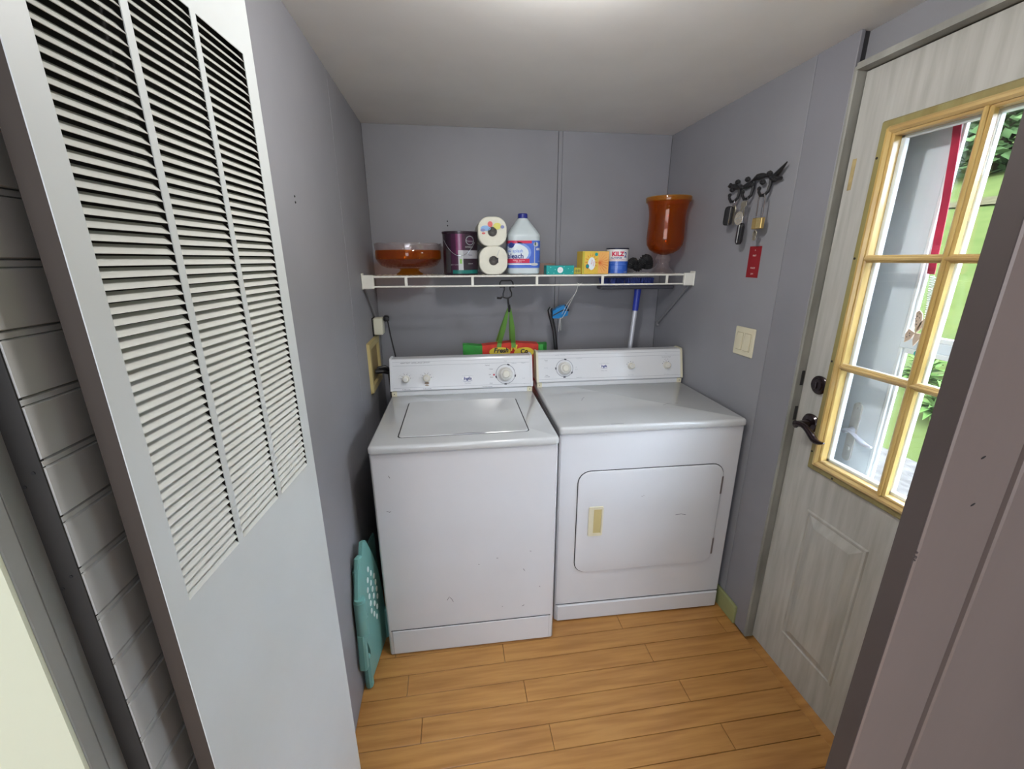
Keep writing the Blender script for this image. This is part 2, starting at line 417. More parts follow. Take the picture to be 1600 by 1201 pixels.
# ================================================================== ENTRY DOOR
DX = 1.19; DT = .045; DY1 = 1.2285; DY0 = .366
LY1, LY0, LZ0, LZ1 = 1.107, .478, .872, 1.842     # opening for glass
d = MB(DOORW)
def dbox(mb, y0, y1, z0, z1, x0=DX, x1=DX + DT, m=0, bev=0): mb.box((x0, y0, z0), (x1, y1, z1), m, bev)
dbox(d, LY1, DY1, .012, 2.025); dbox(d, DY0, LY0, .012, 2.025); dbox(d, LY0, LY1, .012, LZ0); dbox(d, LY0, LY1, LZ1, 2.025)
d.v = [Vector((v.x - DX, v.y - DY1, v.z)) for v in d.v]
door = D.objects.new('door_1', None); door.location = (DX, DY1, 0); COL.objects.link(door); door['kind'] = 'structure'
DM = T(-DX, -DY1, 0)
d.obj('door_slab', door, smooth=False)
def dpart(mb, name, par=None, **k):
    mb.v = [DM @ v for v in mb.v]; return mb.obj(name, par or door, **k)
# embossed lower panels: recessed groove ring with a sloping raised field
def emb(y0, y1, z0, z1):
    b = MB(DOORW, DOORW); x = DX
    def ring(i, dx): return [(x - dx, y0 + i, z0 + i), (x - dx, y1 - i, z0 + i), (x - dx, y1 - i, z1 - i), (x - dx, y0 + i, z1 - i)]
    rings = [ring(0, 0), ring(.004, .004), ring(.009, .004), ring(.012, .0005), ring(.016, .0), ring(.046, .011)]
    b.loft(rings, 0, None, True); return dpart(b, 'embossed_panel', smooth=False)
emb(.885, 1.108, .16, .692); emb(.487, .710, .16, .692)
# wooden lite frame (weathered outer moulding, bright inner moulding)
def lframe(y0, y1, z0, z1, wd, x0, x1, mv, mh, name, bev=.004):
    b = MB(mv, mh)
    b.box((x0, y1 - wd, z0), (x1, y1, z1), 0, bev).box((x0, y0, z0), (x1, y0 + wd, z1), 0, bev)
    b.box((x0 + .0005, y0, z0), (x1, y1, z0 + wd), 1, bev).box((x0 + .0005, y0, z1 - wd), (x1, y1, z1), 1, bev)
    return dpart(b, name)
fo = lframe(.443, 1.140, .838, 1.876, .030, DX - .010, DX + .002, PINE_O, PINE_O, 'outer_frame')
fi = lframe(.462, 1.121, .856, 1.858, .018, DX - .017, DX + .010, PINE, PINE_H, 'inner_frame', .006)
fi2 = lframe(.476, 1.107, .871, 1.843, .010, DX - .008, DX + .020, PINE, PINE_H, 'inner_moulding', .003)
s2 = MB(SEAM)
for z in (.90, 1.21, 1.52, 1.785):
    s2.lathe([(.0035, 0), (.0035, .0006), (0, .0006)], 10, 0, frame((DX - .0102, 1.131, z), (0, 1, 0), (0, 0, 1), (-1, 0, 0)))
for yy in (1.04, .80, .6): s2.lathe([(.0035, 0), (.0035, .0006), (0, .0006)], 10, 0, frame((DX - .0102, yy, .847), (0, 1, 0), (0, 0, 1), (-1, 0, 0)))
dpart(s2, 'frame_screws')
for ym in (.893, .690):
    b = MB(PINE).box((DX - .010, ym - .0115, .874), (DX + .010, ym + .0115, 1.84), 0, .004).box((DX - .016, ym - .005, .874), (DX, ym + .005, 1.84), 0, .003)
    dpart(b, 'upright_glazing_bar')
for zm in (1.2, 1.519):
    b = MB(PINE_H).box((DX - .0095, .48, zm - .0105), (DX + .010, 1.10, zm + .0105), 0, .004).box((DX - .0155, .48, zm - .005), (DX, 1.10, zm + .005), 0, .003)
    dpart(b, 'level_glazing_bar')
# white outer glazing frame + bars seen through the glass
b = MB(WHITEFR)
for (a, c, e, f) in ((1.088, 1.11, .865, 1.85), (.475, .497, .865, 1.85)): b.box((DX + .018, a, e), (DX + .034, c, f), 0, .002)
b.box((DX + .018, .48, .865), (DX + .034, 1.1, .890), 0, .002).box((DX + .018, .48, 1.826), (DX + .034, 1.1, 1.85), 0, .002)
dpart(b, 'outer_glazing_frame')
b = MB(WHITEFR)
for ym in (.893, .690): b.box((DX + .018, ym - .008, .88), (DX + .034, ym + .008, 1.83), 0, .002)
for zm in (1.2, 1.519): b.box((DX + .018, .49, zm - .006), (DX + .033, 1.09, zm + .006), 0, .002)
dpart(b, 'outer_glazing_bars')
ys = [(.9045, 1.0975), (.7015, .8815), (.486, .6785)]; zs = [(.881, 1.1895), (1.2105, 1.5085), (1.5295, 1.833)]
for a, c in ys:
    for e, f in zs:
        dpart(MB(PANE).box((DX + .012, a - .003, e - .003), (DX + .016, c + .003, f + .003)), 'glass_pane')
# deadbolt, lever
b = MB(BRONZE); Mx = frame((DX, 1.163, 1.122), (0, 1, 0), (0, 0, 1), (-1, 0, 0))
b.lathe([(.030, 0), (.031, .006), (.027, .010), (.020, .012), (.018, .016), (0, .017)], 32, 0, Mx)
b.box((-.004, -.011, .016), (.004, .011, .022), 0, .002, Mx); dpart(b, 'deadbolt')
b = MB(BRONZE); Mx = frame((DX, 1.166, .987), (0, 1, 0), (0, 0, 1), (-1, 0, 0))
b.lathe([(.032, 0), (.033, .006), (.028, .011), (.014, .014), (.0115, .03), (.011, .055), (.013, .060), (0, .062)], 32, 0, Mx)
ld = dpart(b, 'lever_rose')
b = MB(BRONZE); P = []
for i in range(13):
    t = i / 12; P.append((DX - .056 + .004 * math.sin(t * PI), 1.170 - t * .118, .987 + .009 * math.sin(t * 2 * PI) - .030 * (t ** 1.3) + (.010 * max(0, t - .7) / .3)))
b.tube(P, [.013, .0135, .013, .012, .012, .012, .0125, .013, .013, .012, .010, .007, .003], 12, flat=.7)
dpart(b, 'lever_handle')
b = MB(BLKP)
for z, h in ((1.122, .028), (.987, .028)): b.box((DX + .008, DY1 - .001, z - h), (DX + .036, DY1 + .0012, z + h), 0, .0005)
dpart(b, 'latch_plate')
b = MB(TAPE)
b.box((DX - .0004, 1.203, 1.715), (DX, 1.216, 1.80)).box((DX - .0006, 1.204, 1.74), (DX, 1.213, 1.758))
dpart(b, 'tape_residue')

# ---- storm door beyond
SX = 1.297
storm = D.objects.new('door_2', None); storm.location = (SX, 1.229, 0); COL.objects.link(storm); storm['kind'] = 'structure'
SM = T(-SX, -1.229, 0)
def spart(mb, name, **k): mb.v = [SM @ v for v in mb.v]; return mb.obj(name, storm, **k)
b = MB(STORM); e0 = 1.038; f0 = .56
b.box((SX, e0, .02), (SX + .028, 1.229, 2.0), 0, .002).box((SX, .366, .02), (SX + .028, f0, 2.0), 0, .002)
b.box((SX, f0, 1.86), (SX + .028, e0, 2.0), 0, .002).box((SX, f0, .02), (SX + .028, e0, .60), 0, .002)
b.box((SX, f0, 1.272), (SX + .028, e0, 1.300), 0, .002)
spart(b, 'storm_frame')
b = MB(WHITEFR)
for z0, z1 in ((1.30, 1.86), (.60, 1.272)):
    b.box((SX - .004, e0 - .012, z0), (SX + .012, e0 - .001, z1), 0, .002).box((SX + .002, e0 - .019, z0 + .012), (SX + .012, e0 - .0125, z1 - .012), 0, .001)
    b.box((SX - .006, f0, z0), (SX + .012, f0 + .016, z1), 0, .002)
    b.box((SX - .002, f0, z0), (SX + .012, e0 - .016, z0 + .014), 0, .002).box((SX - .002, f0, z1 - .014), (SX + .012, e0 - .016, z1), 0, .002)
spart(b, 'sash_trim')
for z0, z1 in ((1.30, 1.86), (.60, 1.272)): spart(MB(PANE).box((SX + .012, f0, z0), (SX + .015, e0, z1)), 'storm_glass')
b = MB(mat('satin_plate', (.62, .60, .57), .5)); Mx = frame((SX, 1.112, .97), (0, 1, 0), (0, 0, 1), (-1, 0, 0))
b.plate(.030, .205, .0149, .004, .001, 0, Mx)
b.lathe([(.003, .004), (.0025, .0055), (0, .006)], 8, 0, Mx @ T(0, .085, 0)).lathe([(.009, .004), (.008, .010), (0, .011)], 12, 0, Mx @ T(0, -.055, 0))
spart(b, 'handle_plate')
b = MB(mat('satin_chrome', (.62, .62, .68), .3, metal=.5)); b.lathe([(.012, .003), (.010, .008), (.008, .012), (.008, .036), (0, .037)], 16, 0, Mx @ T(0, .008, 0))
P = []
for i in range(11):
    t = i / 10; P.append((SX - .035 + .003 * math.sin(t * PI), 1.118 - t * .105, .980 - .018 * t + .006 * math.sin(t * 2 * PI)))
b.tube(P, [.007, .007, .007, .0075, .008, .0095, .011, .0115, .0105, .008, .004], 12, flat=.6); spart(b, 'storm_lever')
# exterior reveal round the storm door
MB(WHITEFR).box((1.291, 1.2295, 0), (1.36, 1.30, 2.05)).box((1.291, .30, 0), (1.36, .3655, 2.05)).box((1.291, .30, 2.002), (1.36, 1.30, 2.10)).obj('trim_5', **S)

# ================================================================== OUTSIDE
b = MB(GRASS); nx, ny = 40, 40; V = []; F = []
def gz(x, y):
    z = -.3 if x < 4.3 else -.3 + (x - 4.3) * .292
    return z + (.05 * math.sin(x * 1.3 + y) if x > 5 else 0)
for i in range(nx + 1):
    for j in range(ny + 1):
        x = 1.3 + (i / nx) ** 1.5 * 43; y = -14 + 62 * j / ny; V.append((x, y, gz(x, y)))
for i in range(nx):
    for j in range(ny): a = i * (ny + 1) + j; F.append((a, a + ny + 1, a + ny + 2, a + 1))
b.add(V, F); o = b.obj('lawn', sharp=80, kind='stuff', label='bright green lawn sloping up outside the glazed door', category='lawn')
b = MB(GRAVEL); V = []; F = []
for i in range(9):
    for j in range(13):
        V.append((1.4 + i * .38, -1 + j * .6, -.285 + random.uniform(0, .012)))
for i in range(8):
    for j in range(12): a = i * 13 + j; F.append((a, a + 13, a + 14, a + 1))
b.add(V, F); b.obj('gravel_path', sharp=80, kind='stuff', label='pale gravel path just outside the door', category='path')
b = MB(SOIL); V = []; F = []
for j in range(15):
    y = 4 + j * 1.0; wv = .35 * math.sin(j * 1.1)
    for t in range(4): x = 15.2 + wv + t * .30; V.append((x, y, gz(x, y) + .05))
for j in range(14):
    for t in range(3): a = j * 4 + t; F.append((a, a + 1, a + 5, a + 4))
b.add(V, F); b.obj('bare_soil_strip', sharp=80, kind='stuff', label='thin brown strip of bare soil across the lawn', category='soil')
def leafmesh(l, w_, mb, M, m=0):
    mb.add([(0, 0, 0), (w_ / 2, l * .35, .02), (0, l * .4, 0), (-w_ / 2, l * .35, .02), (w_ * .35, l * .75, -.01), (0, l * .75, -.03), (-w_ * .35, l * .75, -.01), (0, l, -.09)],
           [(0, 1, 2), (0, 2, 3), (1, 4, 5, 2), (3, 2, 5, 6), (4, 7, 5), (6, 5, 7)], m, M)
def clump(x, y, s_, label, n=46):
    e = empty('leafy_plant', (x, y, gz(x, y)), label, 'plant', group='garden plants below the lawn')
    b = MB(LEAFL)
    for i in range(n):
        a = random.uniform(0, 2 * PI); el = random.uniform(.1, 1.3); h = random.uniform(0, .35) * s_
        leafmesh(random.uniform(.35, .6) * s_, random.uniform(.12, .2) * s_, b, T(math.cos(a) * .05 * s_, math.sin(a) * .05 * s_, h) @ RZ(a) @ Matrix.Rotation(el, 4, 'X'))
    b.obj('foliage', e, kind='stuff')
    st = MB(LEAF)
    for i in range(7):
        a = i * .9; st.tube([(0, 0, 0), (math.cos(a) * .05 * s_, math.sin(a) * .05 * s_, .3 * s_)], .01, 5)
    st.obj('stems', e, kind='stuff')
for (x, y, s_, l) in ((5.6, 4.12, .55, 'pale green leafy plant outside, left of the pair in the glass'), (5.7, 3.72, .55, 'pale green leafy plant outside, right of the pair in the glass'),
                      (5.0, 3.45, .5, 'large leafy plant close outside the door, lowest in the glass')):
    clump(x, y, s_, l)
def tree(x, y, r, label):
    e = empty('leafy_tree', (x, y, gz(x, y) - .1), label, 'tree', group='trees on the hill behind the lawn')
    MB(BARK).tube([(0, 0, 0), (.1, .05, r * .7), (0, .1, r * 1.4)], [.22, .16, .08], 8).obj('trunk', e)
    b = MB(LEAF)
    for i in range(900):
        v = Vector((random.gauss(0, 1), random.gauss(0, 1), random.gauss(0, .8))).normalized() * r * random.uniform(.55, 1)
        s_ = random.uniform(.18, .4); a = random.uniform(0, 6)
        M = T(v.x, v.y, v.z + r * .75) @ RZ(a) @ Matrix.Rotation(random.uniform(-1.2, 1.2), 4, 'X')
        b.add([(-s_, 0, 0), (0, -s_ * .6, .05), (s_, 0, 0), (0, s_ * .6, -.05)], [(0, 1, 2, 3)], 0, M)
    b.obj('crown', e, smooth=False, kind='stuff')
for x, y, r, l in ((23, 19.5, 2.4, 'bushy green tree on the hill, left of the three'), (22, 15.7, 2.0, 'bushy green tree on the hill, middle of the three'), (24, 13.0, 2.3, 'bushy green tree on the hill, right of the three')):
    tree(x, y, r, l)

# ================================================================== FURNACE PANEL
e = empty('furnace', (-.345, .452, .10), 'tall white louvered steel furnace cover on the left wall', 'furnace', rz=math.atan2(.9968, .0805))
# local: +X runs along the cover (away from the viewer), -Y is out into the room
W_ = .431; HB = 1.03 + .1 - .10 ; Z0 = 0
zb = 1.109 - .10; pitch = .01193; NR = 61; zt = zb + NR * pitch; ZT = 1.93 - .10
cols = ((.0305, .1425), (.1545, .2695), (.2815, .3975))
b = MB(FURN); th = .0012
b.box((0, 0, 0), (cols[0][0], th, ZT)).box((cols[2][1], 0, 0), (W_, th, ZT)).box((cols[0][0], 0, 0), (cols[2][1], th, zb)).box((cols[0][0], 0, zt), (cols[2][1], th, ZT))
b.box((cols[0][1], 0, zb), (cols[1][0], th, zt)).box((cols[1][1], 0, zb), (cols[2][0], th, zt))
b.obj('cover_sheet', e, smooth=False)
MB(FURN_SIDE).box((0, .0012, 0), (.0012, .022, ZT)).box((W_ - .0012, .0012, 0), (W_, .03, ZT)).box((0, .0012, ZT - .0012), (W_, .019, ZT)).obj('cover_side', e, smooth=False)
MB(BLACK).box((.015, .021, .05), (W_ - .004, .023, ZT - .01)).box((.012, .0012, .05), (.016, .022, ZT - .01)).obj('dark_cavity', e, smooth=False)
protos = []
for (a, c) in cols:
    s_ = MB(FURN_SLAT)
    P = [(0, 0), (.0088, .0098), (.0096, .0093), (.0010, -.0002)]
    s_.loft([[(x, yy, zz) for yy, zz in P] for x in (a, c)]); protos.append(s_)
for ci, s_ in enumerate(protos):
    first = s_.obj('louver_slat', e, smooth=False); first.location.z = zb + .0003
    for r_ in range(1, NR):
        cpy = copy_part(first, e); cpy.location.z = zb + .0003 + r_ * pitch

# ================================================================== WASHER AND DRYER
def machine(name, loc, rz, label, cat, W_, Dp, y0):
    e = empty(name, loc, label, cat, rz)
    H = .914; zs_ = .885
    b = MB(ENAMEL); b.box((0, .006, .0), (W_, Dp, zs_), 0, .006); cab = b.obj('cabinet', e)
    MB(SEAM).box((.006, .012, zs_ - .003), (W_ - .006, Dp - .004, zs_ + .004)).obj('top_seam', e)
    b = MB(ENAMEL_TOP); b.loft([[(W_ / 2 + x, Dp / 2 + y_, z_) for x, y_ in rr(W_ + 2 * o_, Dp + 2 * o_, r_)] for z_, o_, r_ in
                                ((zs_ + .003, .002, .014), (zs_ + .006, .003, .015), (H - .010, .003, .015), (H - .005, .0015, .014), (H - .0015, -.002, .012), (H, -.006, .009))])
    top = b.obj('top_panel', e)
    # console
    prof = [(y0 + .006, H), (y0 + .004, H + .004), (y0 + .004, H + .020), (y0 + .012, H + .024), (y0 + .012, H + .026), (y0 - .001, H + .028), (y0, H + .031),
            (y0 + .034, H + .158), (y0 + .038, H + .165), (y0 + .044, H + .168), (y0 + .092, H + .168), (y0 + .10, H + .16), (y0 + .10, H)]
    con = MB(CONSOLE).loft([[(x, yy, zz) for yy, zz in prof] for x in (.006, W_ - .006)]).obj('console', e, sharp=25)
    cp = [(y0 - .004, H + .027), (y0 + .031, H + .161), (y0 + .036, H + .169), (y0 + .044, H + .172), (y0 + .095, H + .172), (y0 + .103, H + .165), (y0 + .103, H + .027)]
    for a, c in ((-.001, .009), (W_ - .009, W_ + .001)):
        MB(IVORY if cat == 'dryer' else CONSOLE).loft([[(x, yy, zz) for yy, zz in cp] for x in (a, c)]).obj('console_end_cap', e, sharp=25)
    for a in (.002, W_ - .026):
        q = MB(IVORY).box((a, y0 + .0005, H - .001), (a + .024, y0 + .02, H + .023), 0, .002).obj('corner_clip', e)
        MB(INK).lathe([(.0025, 0), (.002, .001), (0, .001)], 8, 0, frame((a + .012, y0 + .0004, H + .012), (1, 0, 0), (0, 0, 1), (0, -1, 0))).obj('clip_screw', q)
    tl = Vector((0, .034, .127)).normalized()
    def F(x, z_):
        return frame((x, y0 + (z_ - H - .031) * .034 / .127, z_), (1, 0, 0), tl, Vector((1, 0, 0)).cross(tl))
    ln = MB(GREYLINE)
    for z_ in (H + .040, H + .138, H + .155): ln.box((.012 - W_ / 2, -.0006, 0), (W_ / 2 - .012, .0006, .0003), 0, 0, F(W_ / 2, z_))
    ln.obj('printed_line', e, smooth=False)
    return e, cab, top, con, F, H
def knob(e, F, x, z_, r=.0155):
    M = F(x, z_)
    k = MB(KNOB).lathe([(r * 1.12, 0), (r * 1.12, .003), (r, .005), (r * .92, .02), (r * .75, .023), (0, .0235)], 24, 0, M).obj('knob', e)
    c = MB(KNOB_W).lathe([(r * .5, .023), (r * .45, .0255), (0, .026)], 16, 0, M).box((-.001, r * .3, .0225), (.001, r * .9, .0245), 0, 0, M).obj('knob_cap', k)
    return M
def timer(e, F, x, z_, r, rk, dots, red=None):
    M = F(x, z_)
    b = MB(GREYLINE, INK, REDINK); n = 48; V = []; Fc = []
    for i in range(n):
        a = 2 * PI * i / n
        for q in (r - .0032, r): V.append((q * math.cos(a), q * math.sin(a), .0006))
    for i in range(n): j = (i + 1) % n; Fc.append((2 * i, 2 * i + 1, 2 * j + 1, 2 * j))
    b.add(V, Fc, 0, M)
    for a in dots: b.box((-.0055, -.0032, 0), (.0055, .0032, .0011), 1, 0, M @ RZ(a) @ T(r - .0005, 0, 0) @ RZ(PI / 2))
    if red: b.box((-.002, -.004, 0), (.006, .004, .0009), 2, 0, M @ RZ(red) @ T(r + .006, 0, 0))
    b.obj('timer_ring', e, smooth=False)
    k = MB(KNOB_W).lathe([(rk * 1.12, 0), (rk * 1.14, .006), (rk * 1.08, .008), (rk, .009), (rk * .92, .022), (rk * .72, .025), (rk * .66, .024), (0, .0235)], 36, 0, M).obj('timer_knob', e)
    MB(KNOB).lathe([(rk * .62, .0235), (rk * .58, .033), (rk * .45, .036), (0, .0365)], 28, 0, M).obj('knob_cap', k)
    MB(GREYLINE).lathe([(rk * 1.16, 0), (rk * 1.16, .001)], 36, 0, M).obj('dial_edge', k)
def ticks(mb, M, r, angs, m=0):
    for a in angs: mb.box((-.0016, -.0012, 0), (.0016, .0012, .0004), m, 0, M @ RZ(a) @ T(r, 0, 0))
def logo(e, F, x, z_, sub, s_=1):
    M = F(x, z_); b = MB(NAVY, GREYLINE, WHITE)
    b.disc(.022 * s_, .0003, 2, M @ T(0, .001, 0), 28, 1.15, .42)
    addtext(b, 'Inglis', .019 * s_, M, 0, .0008, .0006, .2)
    V = []; Fc = []
    for i in range(13):
        t = i / 12; xx = -.021 + .042 * t; yy = -.009 - .003 * math.sin(t * PI); V += [(xx * s_, yy * s_, .0008), (xx * s_, (yy - .0012) * s_, .0008)]
    for i in range(12): Fc.append((2 * i, 2 * i + 1, 2 * i + 3, 2 * i + 2))
    b.add(V, Fc, 0, M); addtext(b, sub, .009 * s_, M @ T(0, -.021, 0), 1, .0006); b.box((-.026, .0145, 0), (.026, .0152, .0004), 1, 0, M)
    b.obj('brand_mark', e, smooth=False)
def scuffs(e, M, lst):
    b = MB(mat('scuff_grey', (.14, .14, .16), .6))
    for pts in lst: b.tube([(x, y_, .0002) for x, y_ in pts], .0011, 5, 0, M, flat=.3)
    b.obj('scuff_marks', e)

# --- washer
Ww = .660
e, cab, top, con, F, H = machine('washing_machine', (-.300, 1.350, 0), math.radians(-.9), 'white top-loading washing machine with a flat lid, left of the dryer', 'washing machine', Ww, .66, .546)
Ml = T(.093 + .234, .066 + .192, H)
MB(SEAM).plate(.477, .387, .016, .0006, .0002, 0, Ml).obj('lid_gap', e)
V = MB(ENAMEL_TOP); V.loft([[(x, y_, z_) for x, y_ in rr(.468 - 2 * i_, .384 - 2 * i_, .014)] for z_, i_ in ((0, 0), (.0025, 0), (.004, .0015), (.0042, .006))], 0, Ml)
lid = V.obj('lid', e)
b = MB(mat('notch_shade', (.30, .30, .31), .5)); P = []
for i in range(15): t = i / 14; P.append((.285 + .12 * t, .066 + .0005 + .007 * math.sin(t * PI)))
P2 = [(x, .0655) for x, _ in reversed(P)]
b.prism([(x, y_) for x, y_ in P] + P2[1:-1], H + .0035, H + .0047); b.obj('finger_notch', e, smooth=False)
MB(SEAM).box((.012, .004, .1215), (Ww - .012, .0065, .1235)).obj('toe_panel_joint', e, smooth=False)
b = MB(ENAMEL).box((.016, .0015, .012), (Ww - .016, .008, .121), 0, .002); b.obj('toe_panel', e)
m1 = knob(e, F, .070, .993); m2 = knob(e, F, .164, .994); timer(e, F, .532, 1.0, .047, .029, (1.25, PI + .25, -.2, -1.6), PI + .02)
logo(e, F, .352, .985, 'Sterling')
b = MB(GREYLINE, INK)
for M_, nn in ((m1, 6), (m2, 6)):
    ticks(b, M_, .022, [PI * (i + .3) / (nn - .5) for i in range(nn)], 1)
    for i in range(nn): addtext(b, ('off', 'low', 'med', 'high', 'max', 'cold')[i], .0042, M_ @ T(.032 * math.cos(PI * (i + .3) / 5.5), .028 * math.sin(PI * (i + .3) / 5.5), 0), 0)
    addtext(b, 'WATER LEVEL' if M_ is m1 else 'TEMPERATURE', .006, M_ @ T(0, -.049, 0), 1)
addtext(b, 'HEAVY DUTY  EXTRA LARGE CAPACITY', .0075, F(.115, 1.064), 1)
Mt = F(.532, 1.0)
for tx, ty, tt in ((-.085, .045, 'Normal'), (-.068, .026, 'Heavy'), (-.075, .0, 'Off'), (-.066, -.012, 'Rinse'), (-.07, -.04, 'Knits'), (-.088, -.056, 'Permanent press'), (.088, .05, 'Regular'), (.086, -.022, 'Soak'), (.09, -.048, 'Spin'), (0, .062, 'Wash'), (.042, .05, 'Delicate')):
    addtext(b, tt, .0068, Mt @ T(tx, ty, 0), 0 if tx > -.05 else 1)
b.obj('control_lettering', e, smooth=False)
rb = MB(RUST); rb.disc(.011, .0003, 0, F(.164, .972), 12, 1, .5).disc(.006, .00035, 0, F(.164, .962), 10, 1.6, .5); rb.obj('rust_stain', e, smooth=False)
Mf = frame((0, .006, 0), (1, 0, 0), (0, 0, 1), (0, -1, 0))
scuffs(e, Mf, [[(.235, .245), (.243, .26), (.252, .25), (.258, .235)], [(.058, .80), (.062, .79)], [(.04, .66), (.05, .655), (.055, .658)], [(.535, .36), (.541, .35)], [(.36, .40), (.365, .398)], [(.43, .42), (.437, .42)],
              [(.53, .18), (.54, .185)], [(.45, .19), (.452, .186)], [(.6, .27), (.604, .266)], [(.56, .44), (.566, .438)]])
# --- dryer
Wd = .753
e, cab, top, con, F, H = machine('clothes_dryer', (.387, 1.421, 0), math.radians(-1.5), 'white front-loading clothes dryer with square door and cream pull, right of the washer', 'dryer', Wd, .66, .520)
Md = frame((.384, .006, .485), (1, 0, 0), (0, 0, 1), (0, -1, 0))
MB(SEAM).plate(.615, .478, .052, .0012, .0004, 0, Md).obj('door_gap', e)
dr = MB(ENAMEL); dr.loft([[(x, y_, z_) for x, y_ in rr(.609 - 2 * i_, .472 - 2 * i_, .05, 10)] for z_, i_ in ((0, 0), (.004, 0), (.0062, .0015), (.007, .005))], 0, Md); dr = dr.obj('door', e)
# pocket handle
hx, hz = .157 - .384, .497 - .485; Mh = Md @ T(hx, hz, .007)
b = MB(IVORY); ow, oh, iw, ih = .062, .137, .036, .112; dd = .004
oR = rr(ow, oh, .007, 4); iR = rr(iw, ih, .003, 4); sh = .006
b.loft([[(x, y_, 0) for x, y_ in oR], [(x * .97, y_ * .985, dd) for x, y_ in oR], [(x + sh, y_, dd) for x, y_ in iR], [(x + sh, y_, .0006) for x, y_ in iR]], 0, Mh)
hd = b.obj('door_pull', dr)
MB(mat('ivory_recess', (.52, .43, .20), .5)).box((-iw / 2 + sh + .004, -ih / 2 + .001, .0007), (iw / 2 + sh - .001, ih / 2 - .001, .0012), 0, 0, Mh).obj('pull_recess', dr)
for z_ in (.625, .33):
    MB(mat('hinge_steel', (.25, .22, .21), .4, metal=.5)).box((.683, -.002, z_ - .04), (.691, .006, z_ + .04), 0, .001).obj('hinge', e)
MB(SEAM).box((.004, .0045, .0865), (Wd - .004, .0065, .088)).obj('toe_panel_joint', e, smooth=False)
MB(ENAMEL).box((.008, -.003, .004), (Wd - .006, .008, .086), 0, .005).obj('toe_panel', e)
timer(e, F, .140, 1.004, .044, .028, (1.45, PI, -.55, -1.6)); M1 = knob(e, F, .481, 1.005, .015); M2 = knob(e, F, .669, 1.003, .016)
logo(e, F, .342, 1.007, 'heavy duty', .82)
b = MB(GREYLINE, INK)
for M_ in (M1, M2):
    ticks(b, M_, .022, (2.7, 2.2, 1.6, 1.0), 1); addtext(b, 'Fabric Temp' if M_ is M1 else 'End of Cycle', .0055, M_ @ T(0, -.046, 0), 0)
addtext(b, 'End of Cycle Signal', .006, M2 @ T(0, .042, 0), 1); addtext(b, 'Start', .006, M2 @ T(0, .062, 0), 0); addtext(b, 'Off      On', .005, M2 @ T(0, .031, 0), 1)
Mt = F(.140, 1.004)
for tx, ty, tt, mm in ((-.092, .042, 'Timed', 1), (-.09, .035, 'Dry', 0), (-.092, .004, 'Air Dry', 0), (-.09, -.032, 'Auto', 1), (-.088, -.040, 'Dry Cycle', 1), (.075, .047, 'Cool Down', 0), (.072, -.048, 'Damp Dry', 0), (-.02, .064, 'Less Dry   More Dry', 0), (.058, .003, 'off', 0), (.06, -.008, 'press', 0)):
    addtext(b, tt, .0062, Mt @ T(tx, ty, 0), mm)
b.obj('control_lettering', e, smooth=False)
Mt = T(0, 0, H)
scuffs(e, Mt, [[(.165, .30), (.175, .325), (.19, .345)], [(.20, .012), (.23, .014), (.25, .011)], [(.50, .20), (.53, .215), (.545, .214)], [(.56, .215), (.575, .214)]])
scuffs(dr, frame((0, -.0012, 0), (1, 0, 0), (0, 0, 1), (0, -1, 0)), [[(.50, .50), (.525, .502), (.545, .497)], [(.345, .60), (.347, .597)], [(.353, .603), (.354, .600)]])

# ================================================================== WIRE SHELF
SY = 1.94; ZT_ = 1.4485; ZL = 1.406
sh = empty('wire_shelf', ((XL + XR) / 2, YB, ZT_), 'white wire shelf spanning wall to wall above both machines', 'shelf')
OX, OY, OZ = sh.location
def sp(mb, name, par=None, **k):
    mb.v = [v - Vector((OX, OY, OZ)) for v in mb.v]; return mb.obj(name, par or sh, **k)
sp(MB(WIREW).tube([(XL + .012, SY, ZT_), (XR - .012, SY, ZT_)], .0042, 8), 'front_rail')
sp(MB(WIREW).tube([(XL + .012, SY, ZL), (XR - .012, SY, ZL)], .0038, 8), 'lower_rail')
sp(MB(WIREW).tube([(XL + .012, YB - .01, ZT_ - .004), (XR - .012, YB - .01, ZT_ - .004)], .003, 8), 'back_rail')
sp(MB(WIREW).tube([(XL + .012, 2.12, ZT_ - .006), (XR - .012, 2.12, ZT_ - .006)], .003, 8), 'middle_rail')
for xs_ in (-.192, .099, .393, .706, 1.026): sp(MB(WIREW).box((xs_ - .006, SY - .004, ZL), (xs_ + .006, SY + .002, ZT_), 0, .0015), 'stile')
fw = sp(MB(WIREW).tube([(XL + .03, SY, ZT_ + .002), (XL + .03, YB - .008, ZT_)], .0016, 6), 'deck_wire')
nW = 58
for i in range(1, nW): c = copy_part(fw, sh); c.location.x = fw.location.x + i * (XR - XL - .06) / (nW - 1)
for sx, xa in ((1, XL), (-1, XR)):
    b = MB(WIREW).box((xa + sx * .001, SY - .008, ZL - .008), (xa + sx * .052, SY + .01, ZT_ + .008), 0, .003).box((xa + sx * .001, SY - .012, ZL - .010), (xa + sx * .006, SY + .03, ZT_ + .016), 0, .002)
    sp(b, 'end_bracket')
    b = MB(mat('shaded_brace_wire', (.25, .25, .26), .4)).tube([(xa + sx * .009, SY + .01, ZL - .002), (xa + sx * .009, 2.25, 1.165)], .0045, 6, flat=1.2).box((xa, 2.238, 1.155), (xa + sx * .012, 2.258, 1.178), 0, .003)  # brace colour darkened to carry the dimness under the shelf
    sp(b, 'wall_brace')
ZS = ZT_ + .0038

